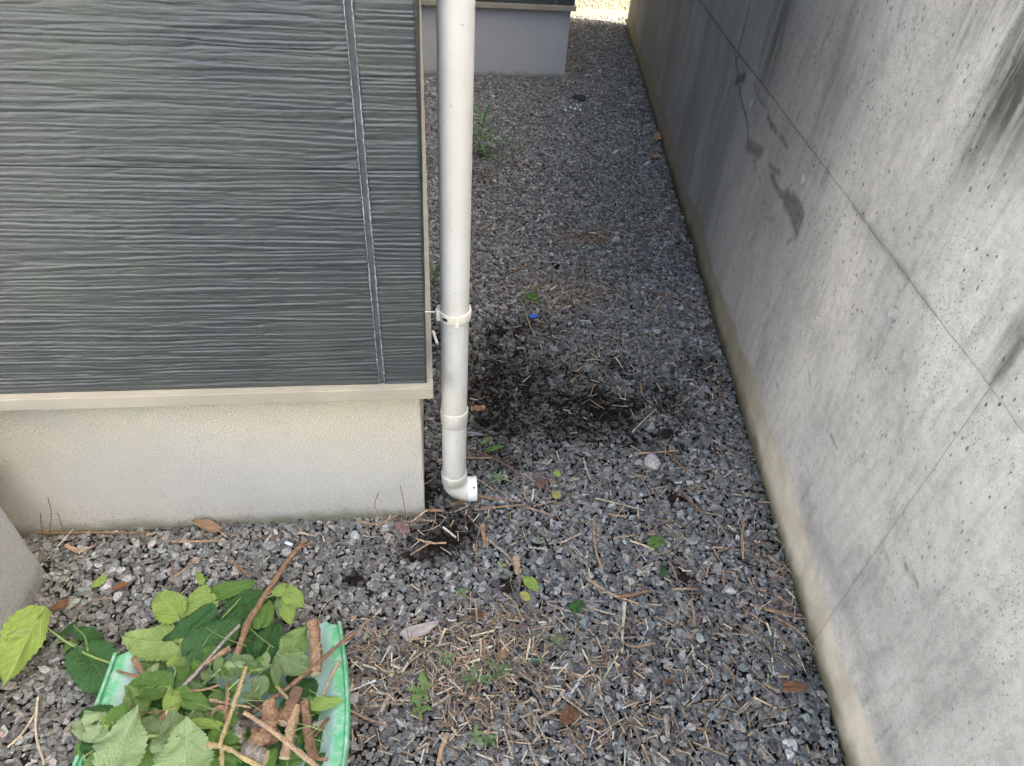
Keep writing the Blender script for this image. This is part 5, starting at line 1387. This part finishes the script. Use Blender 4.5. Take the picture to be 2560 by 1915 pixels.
S('cut_stick', [Z(1160, 808, .13), Z(1260, 795, .13), Z(1352, 765, .13)], 0.005, 'orange', 'thin orange twig lying level in the scoop centre')
S('cut_stick', [Z(1920, 1015, .12), Z(1955, 1002, .12), Z(1988, 988, .12)], 0.011, 'greywood', 'split pale sliver near the right rim', 0.5)
S('cut_stick', [Z(1700, 775, .13), Z(1740, 820, .13), Z(1782, 862, .13)], 0.006, 'tan', 'short tan twig crossing the long thin dark stick')
S('cut_stick', [Z(1600, 860, .11), Z(1520, 930, .11), Z(1420, 1000, .10)], 0.016, 'dark', 'dark rotten branch behind the root stump', 0.8, 0.2)
S('cut_stick', [Z(1930, 1080, .10), Z(1980, 1020, .10), Z(2020, 970, .10)], 0.008, 'brown', 'brown twig against the inner right side of the scoop')
S('cut_stick', [Z(800, 900, .12), Z(880, 935, .13), Z(1000, 925, .13), Z(1100, 880, .13)], 0.003, 'brown', 'hair-thin curved twig over the left hand leaves')
S('cut_stick', [Z(1290, 860, .12), Z(1400, 880, .12), Z(1540, 905, .12)], 0.006, 'tan', 'knotted tan twig lying behind the root stump')

# ------------------------------------------------------------------ weeds
def blade(base, tip, w, sag, mat, parent, name='blade'):
    B = Vector(base); Tp = Vector(tip); n = 8
    d = (Tp - B); side = d.cross(Vector((0, 0, 1)))
    side = (side.normalized() if side.length > 1e-6 else Vector((1, 0, 0)))
    vs, fs, uv = [], [], []
    for i in range(n + 1):
        t = i / n
        p = B + d * t + Vector((0, 0, 1)) * sag * 4 * t * (1 - t)
        ww = w * (0.55 + 0.9 * t) * (1 - t ** 3) if t < 1 else 0.0002
        for k, s in enumerate((-1, 0, 1)):
            vs.append(p + side * ww * s * 0.5 + Vector((0, 0, -0.15 * w if s == 0 else 0))); uv.append((s * 0.9, t))
    for i in range(n):
        for k in range(2):
            a = i * 3 + k; fs.append((a, a + 1, a + 4, a + 3))
    me = mesh_np(name, vs, fs, True, [LEAF[mat]])
    ul = me.uv_layers.new(name='UVMap'); li = np.zeros(len(me.loops), np.int32); me.loops.foreach_get('vertex_index', li)
    ul.data.foreach_set('uv', np.array(uv, np.float32)[li].ravel())
    return link(name, me, None, parent)
wb = G(1192, 388)
weed = empty('tall_weed', tuple(wb), 'narrow-leaved green weed growing behind the downpipe far down the passage', 'weed')
tp = np.array([wb[0] + 0.03, wb[1] + 0.02, 0.16])
link('stem', tube_mesh('stem', [wb, wb * 0.5 + tp * 0.5 + np.array([0.004, 0, 0]), tp], [0.003, 0.0025, 0.0015], 7), M['greenstem'], weed)
rgb = random.Random(5)
for k in range(15):
    f = 0.25 + 0.75 * k / 14
    p = wb * (1 - f) + tp * f
    a = k * 2.4; L = rgb.uniform(0.12, 0.22)
    blade(p, p + np.array([math.cos(a) * L, math.sin(a) * L * 0.9, 0.02 + 0.06 * (f > 0.7)]), 0.015, 0.016, rgb.choice(['mid', 'dark', 'mid']), weed)
for (dx, dy, L) in [(0.12, -0.1, .02), (0.16, -0.02, .015), (0.05, -0.14, .02), (0.10, -0.17, .012)]:
    blade(wb + np.array([0, 0, 0.02]), wb + np.array([dx * 1.3, dy * 1.3, L]), 0.014, 0.02, 'dark', weed)
for (px, py, lb, nb, hgt) in [(1086, 700, 'tuft of long grass between the siding edge and the downpipe', 6, 0.20), (1300, 392, 'faint thin grass tuft in the middle of the far gravel', 6, 0.05)]:
    g0 = G(px, py); gt = empty('grass_tuft', tuple(g0), lb, 'grass tuft')
    for k in range(nb):
        a = rgb.uniform(0, 6.28)
        blade(g0 + np.array([rgb.uniform(-.008, .008), rgb.uniform(-.02, .02), 0]), g0 + np.array([math.cos(a) * 0.05, math.sin(a) * 0.12 + 0.05, hgt * rgb.uniform(0.4, 1)]), 0.009 if nb == 6 and hgt > .1 else .004, 0.01, rgb.choice(['mid', 'dark']), gt)
def feather_weed(px, py, size, n, mat, label, lobes=5):
    g0 = lay(G(px, py), 0.010)
    w = empty('small_weed', tuple(g0), label, 'weed')
    for k in range(n):
        a = 6.283 * k / n + rgb.uniform(-.5, .5); L = size * rgb.uniform(0.6, 1.1)
        d = np.array([math.cos(a), math.sin(a), 0.0]); s = np.array([-d[1], d[0], 0])
        vs, fs = [], []
        m = lobes * 2
        for i in range(m + 1):
            t = i / m
            p = d * L * t + np.array([0, 0, 0.010 + 0.035 * size / 0.05 * t * (1.15 - t)])
            ww = L * (0.24 if lobes == 5 else 0.13) * math.sin(math.pi * min(1, t * 0.9 + 0.1)) * (1.0 if i % 2 else 0.35)
            vs += [g0 + p - s * ww, g0 + p, g0 + p + s * ww]
        for i in range(m):
            for q in range(2):
                b = i * 3 + q; fs.append((b, b + 1, b + 4, b + 3))
        me = mesh_np('frond', vs, fs, False, [LEAF[mat]])
        me.uv_layers.new(name='UVMap')
        link('frond', me, None, w)
feather_weed(850 + 400 / 1.9235, 1300 + 835 / 1.9235, 0.045, 7, 'mid', 'bright toothed weed at the left of the straw heap')
feather_weed(850 + 385 / 1.9235, 1300 + 915 / 1.9235, 0.03, 5, 'mid', 'small bright weed just below the bright toothed one')
feather_weed(850 + 760 / 1.9235, 1300 + 745 / 1.9235, 0.040, 9, 'dark', 'dark feathery weed in the straw heap', 7)
feather_weed(850 + 640 / 1.9235, 1300 + 780 / 1.9235, 0.035, 7, 'dark', 'second dark feathery weed left of the larger one', 7)
feather_weed(850 + 500 / 1.9235, 1300 + 680 / 1.9235, 0.03, 5, 'sage', 'small green weed under the grey shard')
feather_weed(850 + 1035 / 1.9235, 1300 + 600 / 1.9235, 0.022, 5, 'sage', 'tiny grey-green weed right of the straw heap')
feather_weed(850 + 585 / 1.9235, 1300 + 370 / 1.9235, 0.022, 5, 'dark', 'tiny dark weed above the straw heap')
feather_weed(850 + 650 / 1.9235, 1300 + 1050 / 1.9235, 0.025, 5, 'sage', 'small green weed near the bottom edge right of the scoop')
feather_weed(850 + 720 / 1.9235, 1300 + 1070 / 1.9235, 0.020, 5, 'dark', 'tiny dark weed near the bottom edge')
feather_weed(850 + 955 / 1.9235, 1300 + 690 / 1.9235, 0.015, 4, 'sage', 'tiny green weed at the right end of the straw heap')
feather_weed(850 + 950 / 1.9235, 1300 + 115 / 1.9235, 0.014, 4, 'mid', 'tiny green weed in front of the lava rock')
feather_weed(1000 + 580 / 2.364, 600 + 1440 / 2.364, 0.040, 8, 'sage', 'wispy weed beside the white spout', 8)
feather_weed(850 + 770 / 1.9235, 1300 + 240 / 1.9235, 0.022, 3, 'lime', 'tiny bright weed beside the cut bark chunk')
# hair-thin dry stalks standing against the foundation
for i, (a, b, c, lb) in enumerate([((250, 885), (258, 780), (240, 690), 'hair-thin dry stalk against the foundation near the grey block'), ((340, 880), (300, 800), (288, 770), 'second hair-thin stalk leaning on the foundation'),
                                   ((225, 885), (205, 800), (203, 770), 'third hair-thin stalk closest to the grey block'), ((1925, 810), (1885, 735), (1903, 665), 'hair-thin stalk near the foundation corner'), ((2045, 755), (2025, 690), (2012, 632), 'hair-thin stalk right at the foundation corner')]):
    g0 = z6(*a, 0.0)
    def onface(q):
        d = ray(q[0] / 2.011, 900 + q[1] / 2.011); t = (-0.012 - CAM[1]) / d[1]; return CAM + d * t
    path = smooth_path([np.array([g0[0], -0.016, 0.0]), onface(b), onface(c)], 6)
    tag(link('dry_stalk', tube_mesh('dry_stalk', path, 0.0009, 5), M['brown']), lb, 'stalk')
